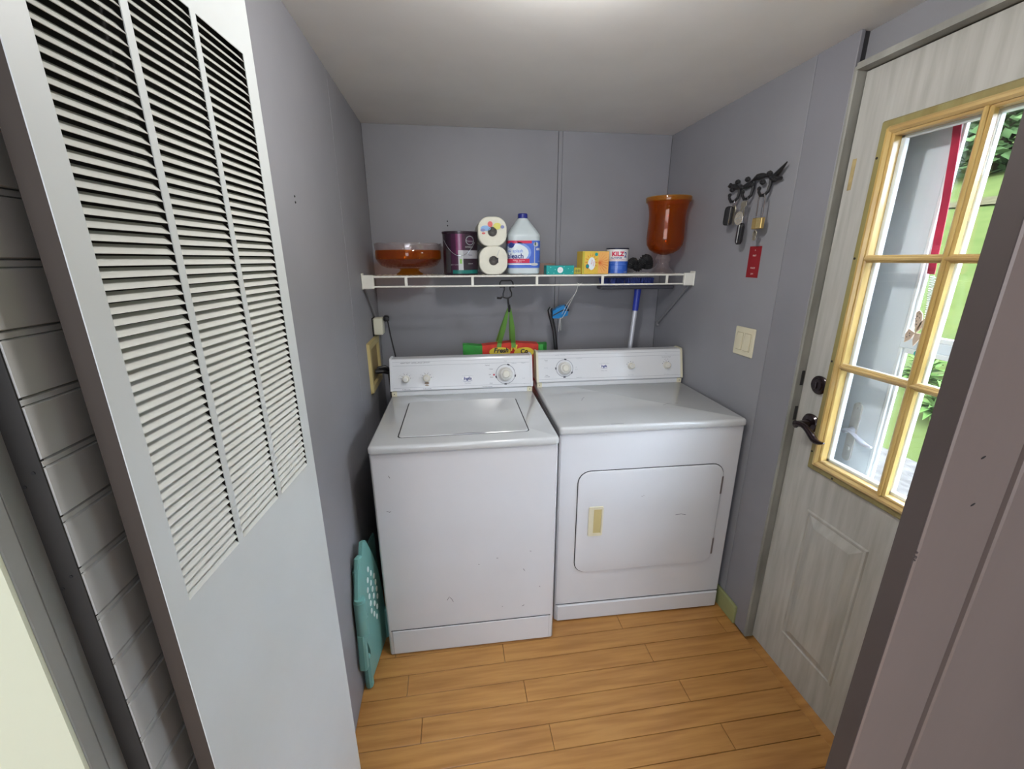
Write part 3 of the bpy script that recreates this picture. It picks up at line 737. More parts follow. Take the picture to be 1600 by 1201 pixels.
# ================================================================== THINGS ON THE SHELF
# amber pedestal bowl
e = empty('amber_glass_bowl', (-.186, 2.09, ZS), 'wide amber glass pedestal bowl with a clear scalloped rim at the shelf left end', 'bowl')
b = MB(AMBER2); b.lathe([(.147, .070), (.149, .075), (.149, .103), (.147, .1095), (.141, .1095), (.141, .077), (.139, .073)], 56, caps=False)
b.obj('amber_band', e)
b = MB(CLEAR); n = 72; V = []
rings = []
for (r, z_, am) in ((.148, .110, 0), (.150, .118, .25), (.151, .128, .7), (.150, .136, 1), (.144, .134, 1), (.143, .118, .3), (.142, .110, 0)):
    rings.append([((r + .002 * am * math.cos(10 * a)) * math.cos(a), (r + .002 * am * math.cos(10 * a)) * math.sin(a), z_ + .004 * am * abs(math.cos(5 * a))) for a in [2 * PI * i / n for i in range(n)]])
b.loft(rings, caps=False); b.obj('scalloped_rim', e)
b = MB(glass('amber_pink_glass', (.90, .68, .58), .9)); b.lathe([(.030, .026), (.10, .031), (.128, .043), (.147, .069), (.141, .072), (.122, .048), (.09, .037), (0, .033)], 48, caps=False); b.obj('bowl_body', e)
b = MB(AMBER); b.lathe([(0, .001), (.060, .0), (.062, .005), (.050, .012), (.042, .020), (.046, .027), (0, .029)], 36); b.obj('pedestal', e)
# purple paint can
e = empty('paint_can', (.053, 2.075, ZS), 'large purple and black paint can with wire bail, left of the paper rolls', 'paint can')
f = cyl(.080); b = MB(PURPLE_D); b.lathe([(.079, 0), (.080, .003), (.080, .180), (.083, .183), (.083, .190), (.078, .190), (.077, .184), (0, .184)], 40); b.obj('can_body', e)
b = MB(PURPLE, MAGENTA, GREYLAB, LGREY, TEALB, LIME, WHITE, PURPLE_D, GREYLINE)
wrect(b, f, -.045, .02, .008, .178, 0); wrect(b, f, -.022, .006, .09, .178, 1, .0009); wrect(b, f, -.040, .11, .006, .022, 4, .0010)
wrect(b, f, .006, .11, .072, .108, 2, .0010); wrect(b, f, -.012, .010, .022, .108, 3, .0012); wrect(b, f, -.006, .004, .05, .07, 5, .0014)
wrect(b, f, .010, .1, .024, .071, 7, .0010); wellipse(b, f, .045, .150, .022, .020, 8, .0012, hole=.86); wellipse(b, f, .045, .150, .017, .015, 0, .0013)
wtext(b, f, 'Premium', .011, .045, .148, 8, .0016); wtext(b, f, 'INTERIOR', .009, .04, .122, 3, .0016); wtext(b, f, 'paint + primer', .007, -.028, .045, 3, .0014)
wtext(b, f, 'Satin', .010, .045, .088, 7, .0016); wtext(b, f, 'GALLON', .006, .045, .05, 3, .0014)
b.obj('can_label', e)
wrect(bb := MB(mat('charcoal_label', (.05, .05, .055), .4)), f, -.078, -.048, .01, .115, 0, .001); bb.obj('side_label', e)
P = []
for i in range(21):
    t = i / 20; a = -1.05 + 1.9 * t; P.append((math.sin(a) * .0855, -math.cos(a) * .0855, .150 - .070 * math.sin(t * PI * .95) + .004))
b = MB(TIN).tube(P, .0016, 6); b.obj('bail', e)
# paper rolls
def roll(nm, loc, label, art):
    e = empty(nm, loc, label, 'paper towels', group='pack of two paper rolls on the shelf')
    M = frame((0, 0, .063), (1, 0, 0), (0, 0, 1), (0, -1, 0))
    def ring(z_, s_): return [(x * s_, y_ * s_, z_) for x, y_ in rr(.130, .1255, .050, 8)]
    b = MB(PAPER); n = len(ring(0, 1))
    b.loft([ring(-.22, .96), ring(-.216, 1), ring(-.004, 1), ring(0, .95), ring(-.0006, .6), ring(-.003, .30)], 0, M, False); b.add(ring(-.22, .96), [tuple(range(n))], 0, M); b.obj('paper_body', e)
    MB(CORE, BLACK).lathe([(.0205, .0), (.019, .0015), (.017, .0015), (.016, -.03)], 20, 0, M, caps=False).disc(.0205, -.0035, 0, M).disc(.016, -.002, 0, M).obj('core', e)
    for i, r in enumerate((.03, .042, .053)): pass
    b = MB(LGREY, mat('print_blue', (.25, .45, .75), .5), mat('print_yellow', (.70, .68, .15), .5), mat('print_red', (.65, .12, .12), .5), mat('print_indigo', (.22, .25, .5), .5), INK)
    if art:
        b.disc(.019, .0012, 1, M @ T(-.030, .014, 0), 14, 1.2, .6).disc(.014, .0014, 3, M @ T(-.010, .031, 0), 12, .8, .9).disc(.018, .0012, 2, M @ T(.022, .023, 0), 14, 1, .8)
        b.disc(.011, .0014, 4, M @ T(-.043, .006, 0), 10, 1, .6).disc(.009, .0014, 4, M @ T(.045, .020, 0), 10, 1, .8).disc(.007, .0014, 3, M @ T(-.040, -.007, 0), 10, 1.2, .6)
        b.obj('printed_wrap_art', e, smooth=False)
    else:
        b.box((.016, -.010, .0005), (.022, .012, .0015), 5, 0, M).box((-.016, .022, .0002), (-.0135, .05, .0012), 0, 0, M @ RZ(-.4) @ T(.022, .004, 0))
        b.obj('printed_wrap_mark', e, smooth=False)
    return e
roll('paper_towel_roll', (.200, 1.99, ZS), 'lower white paper towel roll lying on the wire shelf beside the bleach jug', False)
roll('paper_towel_roll', (.197, 1.99, ZS + .1247), 'upper white paper towel roll with colourful print round its core', True)
# bleach jug
e = empty('bleach_jug', (.346, 2.06, ZS), 'white plastic bleach jug with navy cap and blue label on the shelf', 'bleach')
w_ = .150; r_ = .036; f = rrw(w_, w_, r_)
def rg(ww, z_, rr_): return [(x, y_, z_) for x, y_ in rr(ww, ww, rr_, 6)]
b = MB(JUG); b.loft([rg(.132, 0, .03), rg(.146, .006, .036), rg(.149, .014, .037), rg(.149, .165, .037), rg(.150, .170, .037), rg(.146, .178, .036), rg(.118, .200, .036), rg(.086, .222, .034), rg(.056, .242, .026), rg(.044, .250, .021), rg(.040, .262, .0195)])
b.obj('jug_body', e)
b = MB(JUG); b.tube([(.002, -.052, .198), (.004, -.042, .212), (.003, -.028, .234), (.002, -.018, .250)], [.003, .0065, .006, .004], 8).tube([(-.022, -.040, .200), (-.020, -.034, .216), (-.014, -.024, .236)], [.003, .004, .003], 8)
b.obj('jug_ribs', e)
MB(mat('jug_slot_shade', (.16, .20, .23), .5)).tube([(-.008, -.056, .186), (-.007, -.049, .200), (-.006, -.036, .221), (-.004, -.0225, .240)], [.0015, .003, .003, .0015], 8).obj('handle_slot', e)
MB(NAVYP).lathe([(.0225, .248), (.0228, .250), (.0225, .268), (.020, .271), (0, .271)], 26).obj('cap', e)
b = MB(BLUEL, REDL, WHITEL, BLUEP, NAVY, WHITE, LGREY, LEAFL)
wrect(b, f, -.14, .10, .030, .150, 0, .0008, 40); wrect(b, f, -.14, .030, .138, .150, 1, .0012, 30)
wellipse(b, f, -.050, .098, .078, .048, 3, .0012); wellipse(b, f, -.052, .096, .068, .041, 2, .0016)
wrect(b, f, -.14, .020, .052, .071, 1, .0019, 30); wrect(b, f, -.14, .028, .044, .050, 5, .0019, 30); wellipse(b, f, -.065, .130, .014, .012, 4, .0019)
wtext(b, f, 'low splash', .020, -.052, .103, 3, .0024, .0003); wtext(b, f, 'bleach', .030, -.046, .083, 4, .0024, .0008)
wtext(b, f, 'disinfects   deodorizes', .006, -.03, .064, 5, .0024); wtext(b, f, 'kills germs', .006, -.03, .057, 5, .0024)
wrect(b, f, .042, .045, .048, .125, 6, .0014, 2); wellipse(b, f, .043, .046, .020, .006, 6, .0014); wellipse(b, f, .050, .134, .012, .010, 6, .0014); wellipse(b, f, .046, .136, .003, .008, 7, .0018)
wrect(b, f, .052, .074, .108, .118, 5, .0014, 6); wtext(b, f, 'NEW', .008, .063, .113, 4, .0019); wtext(b, f, '121 fl oz', .007, .072, .06, 5, .0014)
b.obj('jug_label', e)
# brown carton behind
e = empty('cardboard_box', (.437, 2.10, ZS), 'low plain brown cardboard box half hidden behind the bleach jug and teal box', 'box')
MB(CARDB).box((-.045, -.05, 0), (.065, .05, .050), 0, .001).obj('carton', e); MB(mat('kraft_flap', (.24, .16, .12), .7)).box((-.045, -.002, .050), (.065, .002, .0505)).obj('flap_seam', e)
# teal box
e = empty('teal_box', (.506, 1.985, ZS), 'flat teal carton with a round white label at the front of the shelf', 'box', rz=math.radians(-1))
MB(TEALBOX).box((-.065, -.03, 0), (.065, .03, .0405), 0, .001).obj('carton', e)
b = MB(WHITE, mat('pale_teal_print', (.3, .65, .6), .5), GREYLINE); M = frame((0, -.0303, .0205), (1, 0, 0), (0, 0, 1), (0, -1, 0))
b.disc(.0135, .0002, 0, M); addtext(b, 'tissues', .005, M, 2, .0005)
for x, y_ in ((-.045, .012), (-.055, -.01), (-.024, .002), (.038, .006), (.058, -.008), (.018, .015), (.017, -.017), (-.03, -.014)): b.disc(.0022, .0002, 1, M @ T(x, y_, 0), 6)
b.obj('carton_print', e, smooth=False)
# little tape measure
e = empty('tape_measure', (.600, 2.01, ZS), 'small yellow and black tape measure between teal and yellow boxes', 'tape measure')
MB(YELG).plate(.036, .030, .006, .024, .002, 0, frame((0, .012, .015), (1, 0, 0), (0, 0, 1), (0, -1, 0))).obj('case', e)
b = MB(INK); M = frame((0, -.0122, .015), (1, 0, 0), (0, 0, 1), (0, -1, 0))
for x in (-.012, -.004, .004, .012): b.box((x - .0008, -.008, 0), (x + .0008, .008, .0003), 0, 0, M)
b.box((-.014, -.001, 0), (.014, .001, .0004), 0, 0, M); b.obj('case_print', e, smooth=False)
# yellow sun box
e = empty('yellow_box', (.684, 2.03, ZS), 'yellow and orange carton with sun rays beside the blue and white can', 'box', rz=math.radians(2))
MB(YEL).box((-.066, -.04, 0), (.066, .04, .104), 0, .0012).obj('carton', e)
M = frame((0, -.0403, .052), (1, 0, 0), (0, 0, 1), (0, -1, 0)); b = MB(ORA, ORD, WHITEL, TEALBOX, YELG, NAVY, REDINK)
b.box((.013, -.050, 0), (.065, .050, .0003), 0, 0, M).box((-.065, -.050, 0), (-.056, .050, .0003), 4, 0, M)
for i in range(11):
    a = -1.45 + i * .29; x1 = min(.062, .014 + .075 * math.cos(a)); b.add([(.014, -.0015, .0005), (.014 + .05 * math.cos(a) + .0006, .05 * math.sin(a) - .0012, .0005), (.014 + .05 * math.cos(a), .05 * math.sin(a) * .95 + .0012, .0005), (.014, .0015, .0005)], [(0, 1, 2, 3)], 1, M)
for i in range(14):
    a = 2 * PI * i / 14; b.add([(-.022 + .02 * math.cos(a - .1), .002 + .028 * math.sin(a - .1), .0004), (-.022 + .034 * math.cos(a), .002 + .043 * math.sin(a), .0004), (-.022 + .02 * math.cos(a + .1), .002 + .028 * math.sin(a + .1), .0004)], [(0, 1, 2)], 1, M)
b.disc(.029, .0006, 2, M @ T(-.020, -.004, 0), 24, .62, 1); b.disc(.009, .0008, 5, M @ T(-.040, -.016, 0), 16, .9, 1.1).disc(.0065, .001, 3, M @ T(-.040, -.016, 0), 14); b.disc(.008, .0006, 3, M @ T(.002, .038, 0), 14)
addtext(b, 'dryer', .010, M @ T(-.019, .004, 0) @ RZ(PI / 2 * .9), 6, .001); addtext(b, 'sheets', .009, M @ T(-.010, -.004, 0) @ RZ(PI / 2 * .9), 6, .001)
b.obj('carton_print', e, smooth=False)
# KILZ can
e = empty('primer_can', (.820, 2.065, ZS), 'small blue and white primer can with dark lid, between yellow box and black tubing', 'paint can')
MB(WHITE, TIN).lathe([(.0525, 0), (.053, .002), (.053, .112), (.0545, .114), (.0545, .119), (.050, .119), (.0495, .115), (0, .1145)], 36).obj('can_body', e)
MB(mat('navy_lid', (.03, .035, .07), .3, metal=.5)).lathe([(.055, .1135), (.0555, .1145), (.0555, .1180), (.0545, .1195), (.049, .1195)], 36, caps=False).obj('lid_rim', e)
f = cyl(.053); b = MB(KBLUE, REDL, NAVY, WHITE, BLUEP)
wrect(b, f, -.075, .075, .002, .058, 0, .0006, 30); wtext(b, f, 'KILZ', .027, -.017, .092, 1, .0012, .0016, 0, 1.05); wtext(b, f, '2', .034, .0225, .088, 2, .0012, .0006)
wtext(b, f, 'ALL-PURPOSE', .0088, -.024, .074, 2, .0012, .0003); wtext(b, f, 'INTERIOR/EXTERIOR PRIMER', .0058, -.020, .065, 1, .0012)
wtext(b, f, 'SEALER PRIMER STAINBLOCKER', .0055, -.02, .050, 4, .0012); wrect(b, f, -.03, .03, .043, .0445, 4, .001); wtext(b, f, '1 QUART', .006, .03, .008, 3, .0012)
for i in range(3): wrect(b, f, -.045, .008, .022 + i * .006, .0235 + i * .006, 4, .001)
b.obj('can_label', e)
# black ribbed hair rollers / tubing
e = empty('ribbed_hose', (.935, 2.05, ZS), 'coiled black ribbed hose between the primer can and tall vase', 'hose')
b = MB(mat('black_ribbed_rubber', (.009, .009, .010), .7)); P = []; Rr = []
C_ = [(-.060, -.005, .016), (-.052, -.006, .038), (-.034, .0, .046), (-.022, .004, .026), (-.006, .006, .018), (.006, .0, .034), (.020, -.008, .056), (.036, -.004, .050), (.046, .008, .020)]
n = 130
for i in range(n):
    t = i / (n - 1) * (len(C_) - 1); k = min(int(t), len(C_) - 2); u = t - k
    p0, p1, p2, p3 = [Vector(C_[max(0, min(len(C_) - 1, k + q))]) for q in (-1, 0, 1, 2)]
    P.append(.5 * ((2 * p1) + (p2 - p0) * u + (2 * p0 - 5 * p1 + 4 * p2 - p3) * u * u + (3 * p1 - p0 - 3 * p2 + p3) * u ** 3))
    Rr.append((.018 + .005 * min(1, max(0, (i - 60) / 30))) * (1.12 if i % 4 < 2 else .86))
P = [Vector((p[0], p[1], p[2] + .010)) for p in P]
b.tube(P, Rr, 12); b.obj('ribbed_tube', e, sharp=60)
# tall amber hurricane vase
e = empty('hurricane_vase', (1.046, 2.035, ZS), 'tall amber hurricane vase on a clear glass foot at the right end of the shelf', 'vase')
out = [(.012, .088), (.045, .096), (.070, .112), (.084, .135), (.087, .165), (.0855, .21), (.084, .255), (.0855, .285), (.091, .31), (.098, .33), (.102, .343)]
inn = [(max(r - .0035, .004), z_ + .003) for r, z_ in reversed(out)]
MB(AMBER2).lathe(out + [(.1005, .3455)] + inn[1:] + [(0, .0915)], 48, caps=False).obj('amber_bowl', e)
MB(glass('amber_lip_glass', (.93, .72, .25), .8, body=(.75, .42, .05), bw_=.3)).lathe([(.1025, .328), (.1045, .344), (.1035, .3475), (.0995, .3475), (.0975, .330)], 48, caps=False).obj('rolled_lip', e)
MB(CLEAR).lathe([(0, 0), (.062, 0), (.063, .004), (.050, .012), (.036, .028), (.028, .045), (.030, .058), (.038, .068), (.034, .078), (.030, .088), (.0, .090)], 36).obj('clear_foot', e)

# ================================================================== BELOW THE SHELF
# hook
e = empty('wire_hook', (.258, 1.985, ZL), 'black wire hook clipped over the lower rail of the shelf', 'hook')
y_ = 0
P = [(-.032, 0, -.006), (-.030, 0, .010), (-.024, 0, .020), (.022, 0, .021), (.030, 0, .012), (.033, 0, -.005)]
MB(IRON).tube(P, .0034, 8).tube([(-.034, -.02, -.008), (-.010, -.02, -.006)], .003, 8).tube([(.012, -.02, -.006), (.034, -.02, -.008)], .003, 8).obj('clip_bar', e)
P = [(-.012, -.02, -.004), (-.012, -.018, -.020), (-.017, -.016, -.036), (-.018, -.016, -.05), (-.030, -.018, -.058), (-.046, -.02, -.056)]
MB(IRON).tube(P, [.003, .003, .003, .0035, .005, .005], 8).obj('side_hook', e)
P = [(.014, -.02, -.004), (.015, -.018, -.020), (.022, -.016, -.034), (.022, -.016, -.048), (.012, -.016, -.056), (-.002, -.016, -.058), (-.018, -.016, -.054)]
MB(IRON).tube(P, .0032, 8).tube([(.004, -.016, -.057), (.006, -.02, -.080), (.008, -.024, -.095)], [.004, .0045, .0045], 8).tube([(.008, -.026, -.088), (.010, -.024, -.105), (.011, -.012, -.118), (.011, .002, -.112)], .0065, 8).obj('long_hook', e)
# green and red shopping bag
e = empty('shopping_bag', (.272, 2.145, .702), 'red and green reusable shopping bag hanging from the black hook', 'shopping bag')
def bagwave(x, z_): return .005 * math.sin(x * 22 + 1) * (1 if z_ > .3 else 0)
def bagside(mb, x0_, x1_, th, m_=0, n=18, up=0):
    V = []; Fc = []
    ZZ = (0, .15, .30, .402)
    for i in range(n + 1):
        x = x0_ + (x1_ - x0_) * i / n; t = th * (.55 if abs(x) > .2 else 1); wv = .005 * math.sin(x * 60)
        for z_ in ZZ: V.append((x, -t + wv, z_ + bagwave(x, z_) + (up if z_ > .3 else 0)))
        for z_ in reversed(ZZ): V.append((x, t * .3 + wv, z_ + bagwave(x, z_) + (up if z_ > .3 else 0)))
    for i in range(n):
        for j in range(8): a = i * 8 + j; c = i * 8 + (j + 1) % 8; Fc.append((a, a + 8, c + 8, c))
    Fc.append(tuple(range(8))); Fc.append(tuple(n * 8 + k for k in reversed(range(8))))
    mb.add(V, Fc, m_)
b = MB(GREENF); bagside(b, -.222, .215, .045); b.obj('bag_body', e)
b = MB(REDF, YELF, INK, GREENS); bagside(b, -.125, .165, .048, 0, 26, .003)
def bagfront(x, z_): return -.048 + .005 * math.sin(x * 60)
fn = lambda s_, z_, off=0: (s_, bagfront(s_, z_) - .003 - off, z_)
wellipse(b, fn, -.035, .364, .055, .026, 1, .002); wellipse(b, fn, .090, .358, .052, .028, 1, .002); wtext(b, fn, 'Fresh', .034, -.030, .374, 2, .004, .001, .2); wtext(b, fn, 'N', .040, .035, .384, 1, .004, .002, .2); wtext(b, fn, 'Co', .032, .09, .366, 2, .004, .001)
b.obj('front_print', e)
for q, yy in enumerate((-.052, .018)):
    b = MB(GREENS); hx_, hy_, hz_ = -.004, -.177 + q * .006, 1.302 - .702
    pts = [(-.040, yy, .385), (-.037, yy, .41), (-.022, (yy + hy_) / 2, .50), (hx_ - .004, hy_, hz_), (hx_ + .006, hy_, hz_), (.020, (yy + hy_) / 2, .50), (.034, yy, .41), (.037, yy, .385)]
    hh = .0115; V = []; Fc = []
    for (x, y2, z_) in pts:
        k_ = .28 if z_ > .55 else 1
        V += [(x - hh * k_, y2 - .001, z_), (x + hh * k_, y2 - .001, z_), (x + hh * k_, y2 + .001, z_), (x - hh * k_, y2 + .001, z_)]
    for i in range(len(pts) - 1):
        for j in range(4): a = i * 4 + j; c = i * 4 + (j + 1) % 4; Fc.append((a, c, c + 4, a + 4))
    b.add(V, Fc); b.obj('strap', e)
# string with blue scrub tool
e = empty('cord_loop', (.594, 1.945, ZL), 'thin white cord tied to the lower shelf rail, holding the blue tool', 'cord')
MB(STRING).tube([(0, .004, .006), (-.004, .02, -.03), (-.022, .06, -.09), (-.032, .11, -.145), (-.040, .128, -.17), (-.05, .135, -.175), (-.055, .14, -.24)], .0013, 6).tube([(.002, .004, .006), (-.006, .03, -.04), (-.030, .09, -.10), (-.045, .12, -.15)], .0011, 6) \
    .tube([(-.050, .13, -.168), (-.046, .135, -.20), (-.045, .135, -.235)], .001, 5).obj('cord_strands', e)
MB(STRING).tube([(0, -.006, .0), (-.002, -.004, .006), (0, .006, .005), (.003, .006, -.004), (.001, -.004, -.006)], .0016, 6, closed=True).tube([(0, -.004, .003), (.014, -.010, .009)], .001, 5).tube([(0, -.004, .003), (-.012, -.010, .010)], .001, 5).obj('cord_knot', e)
e = empty('scrub_brush', (.512, 2.125, .895), 'blue-headed cleaning tool with long black curved handle behind the dryer', 'brush')
MB(BLKP).tube([(.035, .0, .0), (.030, 0, .15), (.014, 0, .27), (-.006, 0, .345), (-.012, 0, .375), (-.006, 0, .388)], [.010, .010, .0105, .012, .013, .009], 10).obj('curved_handle', e)
b = MB(BLUETOOL, BLKP)
b.loft([[(x, -.02, z_) for x, z_ in ((.0, .335), (.0, .372), (.048, .398), (.072, .402), (.083, .378), (.078, .348), (.03, .334))], [(x, .02, z_) for x, z_ in ((.0, .335), (.0, .372), (.048, .398), (.072, .402), (.083, .378), (.078, .348), (.03, .334))]])
b.obj('tool_head', e, smooth=False)
MB(BLKP).tube([(.0, -.023, .350), (.03, -.023, .366), (.055, -.023, .378), (.083, -.022, .373)], .003, 6).tube([(.062, -.023, .402), (.072, -.023, .385), (.083, -.022, .376)], .003, 6).obj('head_seam', e)
# push broom upside down
e = empty('push_broom', (.955, 2.085, .62), 'upturned push broom with blue grip and pale pole, head under the shelf', 'broom')
MB(POLE).tube([(-.05, .0, .0), (.004, .03, .655)], .0115, 14).obj('pole', e)
MB(BLUEG).tube([(.003, .029, .640), (.010, .035, .72), (.014, .04, .765)], [.0155, .017, .019], 14).obj('grip', e)
MB(SLATEG).box((-.20, .0, .752), (.195, .075, .770), 0, .006).obj('broom_block', e)
b = MB(BRIST)
for i in range(250):
    x = random.uniform(-.19, .09); yy = random.uniform(.01, .065); b.tube([(x, yy, .77), (x + random.uniform(-.01, .01), yy + random.uniform(-.01, .01), .808)], .0028, 4)
b.obj('bristles', e, kind='stuff')

# ================================================================== LEFT WALL FITTINGS
e = empty('outlet_adapter', (XL, 2.115, 1.175), 'ivory plug-in outlet box high on the left wall', 'outlet')
MB(SEAM).box((0, -.036, -.010), (.004, .040, .078), 0, .001).obj('wall_plate', e)
MB(mat('ivory_white_plastic', (.66, .65, .52), .4)).box((.004, -.030, -.004), (.048, .036, .076), 0, .004).obj('adapter_body', e)
e = empty('power_cord', (XL + .03, 2.115, 1.23), 'black plug and cord running from the outlet down behind the washer', 'power cord')
MB(BLKP).box((.019, .0, .0), (.045, .034, .03), 0, .006).lathe([(.010, 0), (.010, .012), (0, .014)], 10, 0, frame((.034, .0, .014), (1, 0, 0), (0, 0, 1), (0, -1, 0))).obj('plug', e)
MB(BLKP).tube([(.036, .0, .012), (.045, -.03, -.005), (.055, -.055, -.06), (.068, -.06, -.14), (.082, -.055, -.24), (.095, -.04, -.45), (.11, -.02, -.80)], .0035, 8).obj('cord', e)
e = empty('outlet_box', (XL, 2.035, .93), 'recessed beige washer supply box on the left wall behind the washer', 'supply box')
b = MB(BEIGE); hy, hz_ = .135, .105
Mo = frame((0, 0, .115), (0, 1, 0), (0, 0, 1), (1, 0, 0))
MB(mat('beige_recess', (.30, .22, .09), .6)).plate(.20, .165, .004, .0008, .0002, 0, Mo, .0012).obj('box_recess', e)
b.loft([[(x * 1.0, y_, 0) for x, y_ in rr(.27, .235, .006, 3)], [(x, y_, .012) for x, y_ in rr(.262, .227, .006, 3)], [(x, y_, .012) for x, y_ in rr(.205, .17, .005, 3)], [(x, y_, .0015) for x, y_ in rr(.195, .16, .004, 3)]], 0, Mo)
b.obj('box_frame', e)
MB(BLKP).tube([(.006, -.015, .075), (.04, -.008, .075), (.072, .0, .06), (.075, .015, -.1), (.09, .04, -.4)], .0115, 10).obj('hot_hose', e)
MB(BLKP).tube([(.006, .035, .075), (.05, .04, .076), (.09, .045, .05), (.10, .05, -.1), (.12, .06, -.4)], .0115, 10).obj('cold_hose', e)
MB(BLKP).tube([(.02, .0, .09), (.05, .004, .094), (.085, .012, .07), (.10, .02, -.2)], .008, 8).obj('drain_hose', e)

# ================================================================== FOLDED STEP STOOL
e = empty('step_stool', (-.345, 1.34, 0), 'folded aqua plastic step stool with white grip dots, wedged left of the washer', 'step stool', rz=math.radians(-8))
b = MB(TEALS)      # panel in local YZ, normal +X; waisted outline
O = [(-.095, .015), (.10, .015), (.12, .10), (.105, .25), (.085, .36), (.045, .47), (.0, .56), (-.030, .575), (-.055, .52), (-.075, .44), (-.105, .36), (-.11, .26), (-.075, .14)]
b.loft([[(x, y2, z_) for y2, z_ in O] for x in (-.006, .006)]); b.obj('tread_panel', e)
b = MB(mat('white_rubber_dots', (.72, .82, .80), .5))
for r_i, (z_, n_, c_) in enumerate(((.20, 1, .02), (.235, 2, .015), (.27, 3, .012), (.305, 3, .012), (.34, 3, .008), (.375, 3, .0), (.41, 2, -.008), (.445, 1, -.012))):
    for k_ in range(n_):
        b.lathe([(.0085, 0), (.008, .002), (0, .0022)], 10, 0, frame((.006, c_ + (k_ - (n_ - 1) / 2) * .036, z_), (0, 1, 0), (0, 0, 1), (1, 0, 0)) @ Matrix.Diagonal((.9, 1.4, 1, 1)))
b.obj('grip_dots', e)
b = MB(TEALS); b.tube([(.006, -.118, .26), (.006, -.112, .40)], .021, 14).tube([(.006, -.1125, .325), (.006, -.1121, .332)], .0225, 14).tube([(.006, -.1138, .39), (.006, -.112, .41)], .0185, 14); b.obj('hinge_barrel', e)
b = MB(TEALS); b.box((-.014, -.014, -.15), (.014, .014, .0), 0, .006, T(.004, -.125, .275) @ Matrix.Rotation(math.radians(-5), 4, 'X')); b.obj('leg', e)
b = MB(TEALS); b.box((-.012, -.016, 0), (.010, .016, .15), 0, .006, T(.0, -.108, .40) @ Matrix.Rotation(math.radians(-17), 4, 'X')); b.obj('leg', e)
b = MB(TEALD); b.box((-.020, -.09, .0), (-.009, .13, .50), 0, .005); b.obj('rear_panel', e)
b = MB(TEALS); b.box((-.012, -.118, 0), (.014, -.088, .15), 0, .008); b.obj('foot', e); b = MB(TEALS).box((-.012, .10, 0), (.014, .13, .15), 0, .008); b.obj('foot', e)

# ================================================================== RIGHT WALL
e = empty('switch_plate', (XR, 1.52, 1.20), 'ivory double rocker light switch on the right wall beside the door', 'light switch')
M = frame((0, 0, 0), (0, -1, 0), (0, 0, 1), (-1, 0, 0))
MB(IVORY).plate(.113, .114, .004, .006, .003, 0, M).obj('cover_plate', e)
for x in (-.023, .023):
    q = MB(IVORY).loft([[(x + a, c, .006) for a, c in rr(.034, .068, .002, 2)], [(x + a, c, .0095 + (-.003 * c / .034)) for a, c in rr(.031, .065, .002, 2)]], 0, M).obj('rocker', e)
    MB(mat('ivory_shadow', (.40, .36, .22), .5)).box((x - .0185, -.036, .0058), (x + .0185, .036, .0064), 0, 0, M).obj('rocker_gap', q)
# key rack: row of iron leaves with three hooks. local u (toward the viewer, -y), v up, n into the room
KX = XR; KY = 1.60; KZ = 1.80
e = empty('key_rack', (KX, KY, KZ), 'black wrought iron key rack of twisted leaves with three hooks', 'key rack')
M = frame((0, 0, 0), (0, -1, 0), (0, 0, 1), (-1, 0, 0))
P = []; Rr = []
for i in range(49):
    t = i / 48; u = -.115 + .27 * t; P.append((u, .012 * math.sin(u * 30), .014 + .004 * math.sin(u * 60))); Rr.append(.008 + .003 * math.sin(t * 24))
b = MB(IRON).tube(P, Rr, 10, 0, M)
b.tube([(.12, .0, .014), (.145, .012, .018), (.175, .034, .02)], [.009, .008, .002], 8, 0, M).tube([(-.11, 0, .014), (-.125, .008, .016), (-.13, .0, .02)], [.007, .009, .006], 8, 0, M)
b.obj('twisted_bar', e)
for i in range(9):
    u = -.105 + i * .029; s_ = 1 if i % 2 else -1
    b = MB(IRON).lathe([(0, -.013), (.007, -.009), (.010, 0), (.007, .009), (0, .013)], 10, 0, M @ T(u, .012 * s_, .02) @ Matrix.Diagonal((1.2, 1, .7, 1)) @ Matrix.Rotation(.6 * s_, 4, 'Z')); b.obj('iron_leaf', e)
for u in (-.062, .016, .105):
    b = MB(IRON).tube([(u, 0, .016), (u + .001, -.025, .016), (u - .001, -.048, .020), (u - .003, -.061, .032), (u - .004, -.062, .045), (u - .003, -.050, .054), (u - .002, -.042, .055)], [.006, .0058, .0055, .0055, .0055, .005, .0045], 10, 0, M)
    b.lathe([(0, -.007), (.006, -.004), (.0075, 0), (.006, .004), (0, .007)], 10, 0, M @ T(u - .002, -.039, .055)); b.obj('hook', e)
HK = [(-.065, -.060, .038), (.013, -.060, .038), (.102, -.060, .038)]
def hang(name, i, label, cat):
    u, v, n_ = HK[i]; return empty(name, (KX - n_, KY - u, KZ + v + .0055), label, cat)
M = frame((0, 0, 0), (0, -1, 0), (0, 0, 1), (-1, 0, 0))
def ringpts(r, cx, cy, cz, n=20, tilt=0): return [(cx + r * math.cos(2 * PI * i / n), cy + r * math.sin(2 * PI * i / n), cz + r * math.sin(2 * PI * i / n) * tilt) for i in range(n)]
def fob(mb, M): 
    mb.loft([[(x, y_, z_) for x, y_ in rr(.034 * s_, .072 * s_, .012 * s_, 5)] for z_, s_ in ((-.006, .9), (-.003, 1), (.004, 1), (.008, .86), (.009, .6))], 0, M)
def key(mb, M, m=0):
    mb.plate(.021, .018, .007, .002, .0004, m, M @ T(0, -.010, 0)); P = [(-.0035, -.018), (.0035, -.018), (.0035, -.046), (.002, -.049), (-.001, -.046), (-.002, -.042), (-.0032, -.038), (-.002, -.034), (-.0035, -.029)]
    mb.prism(list(reversed(P)), 0, .0018, m, M)
e = hang('car_key', 0, 'black car key fob with chrome edge on the first hook', 'keys')
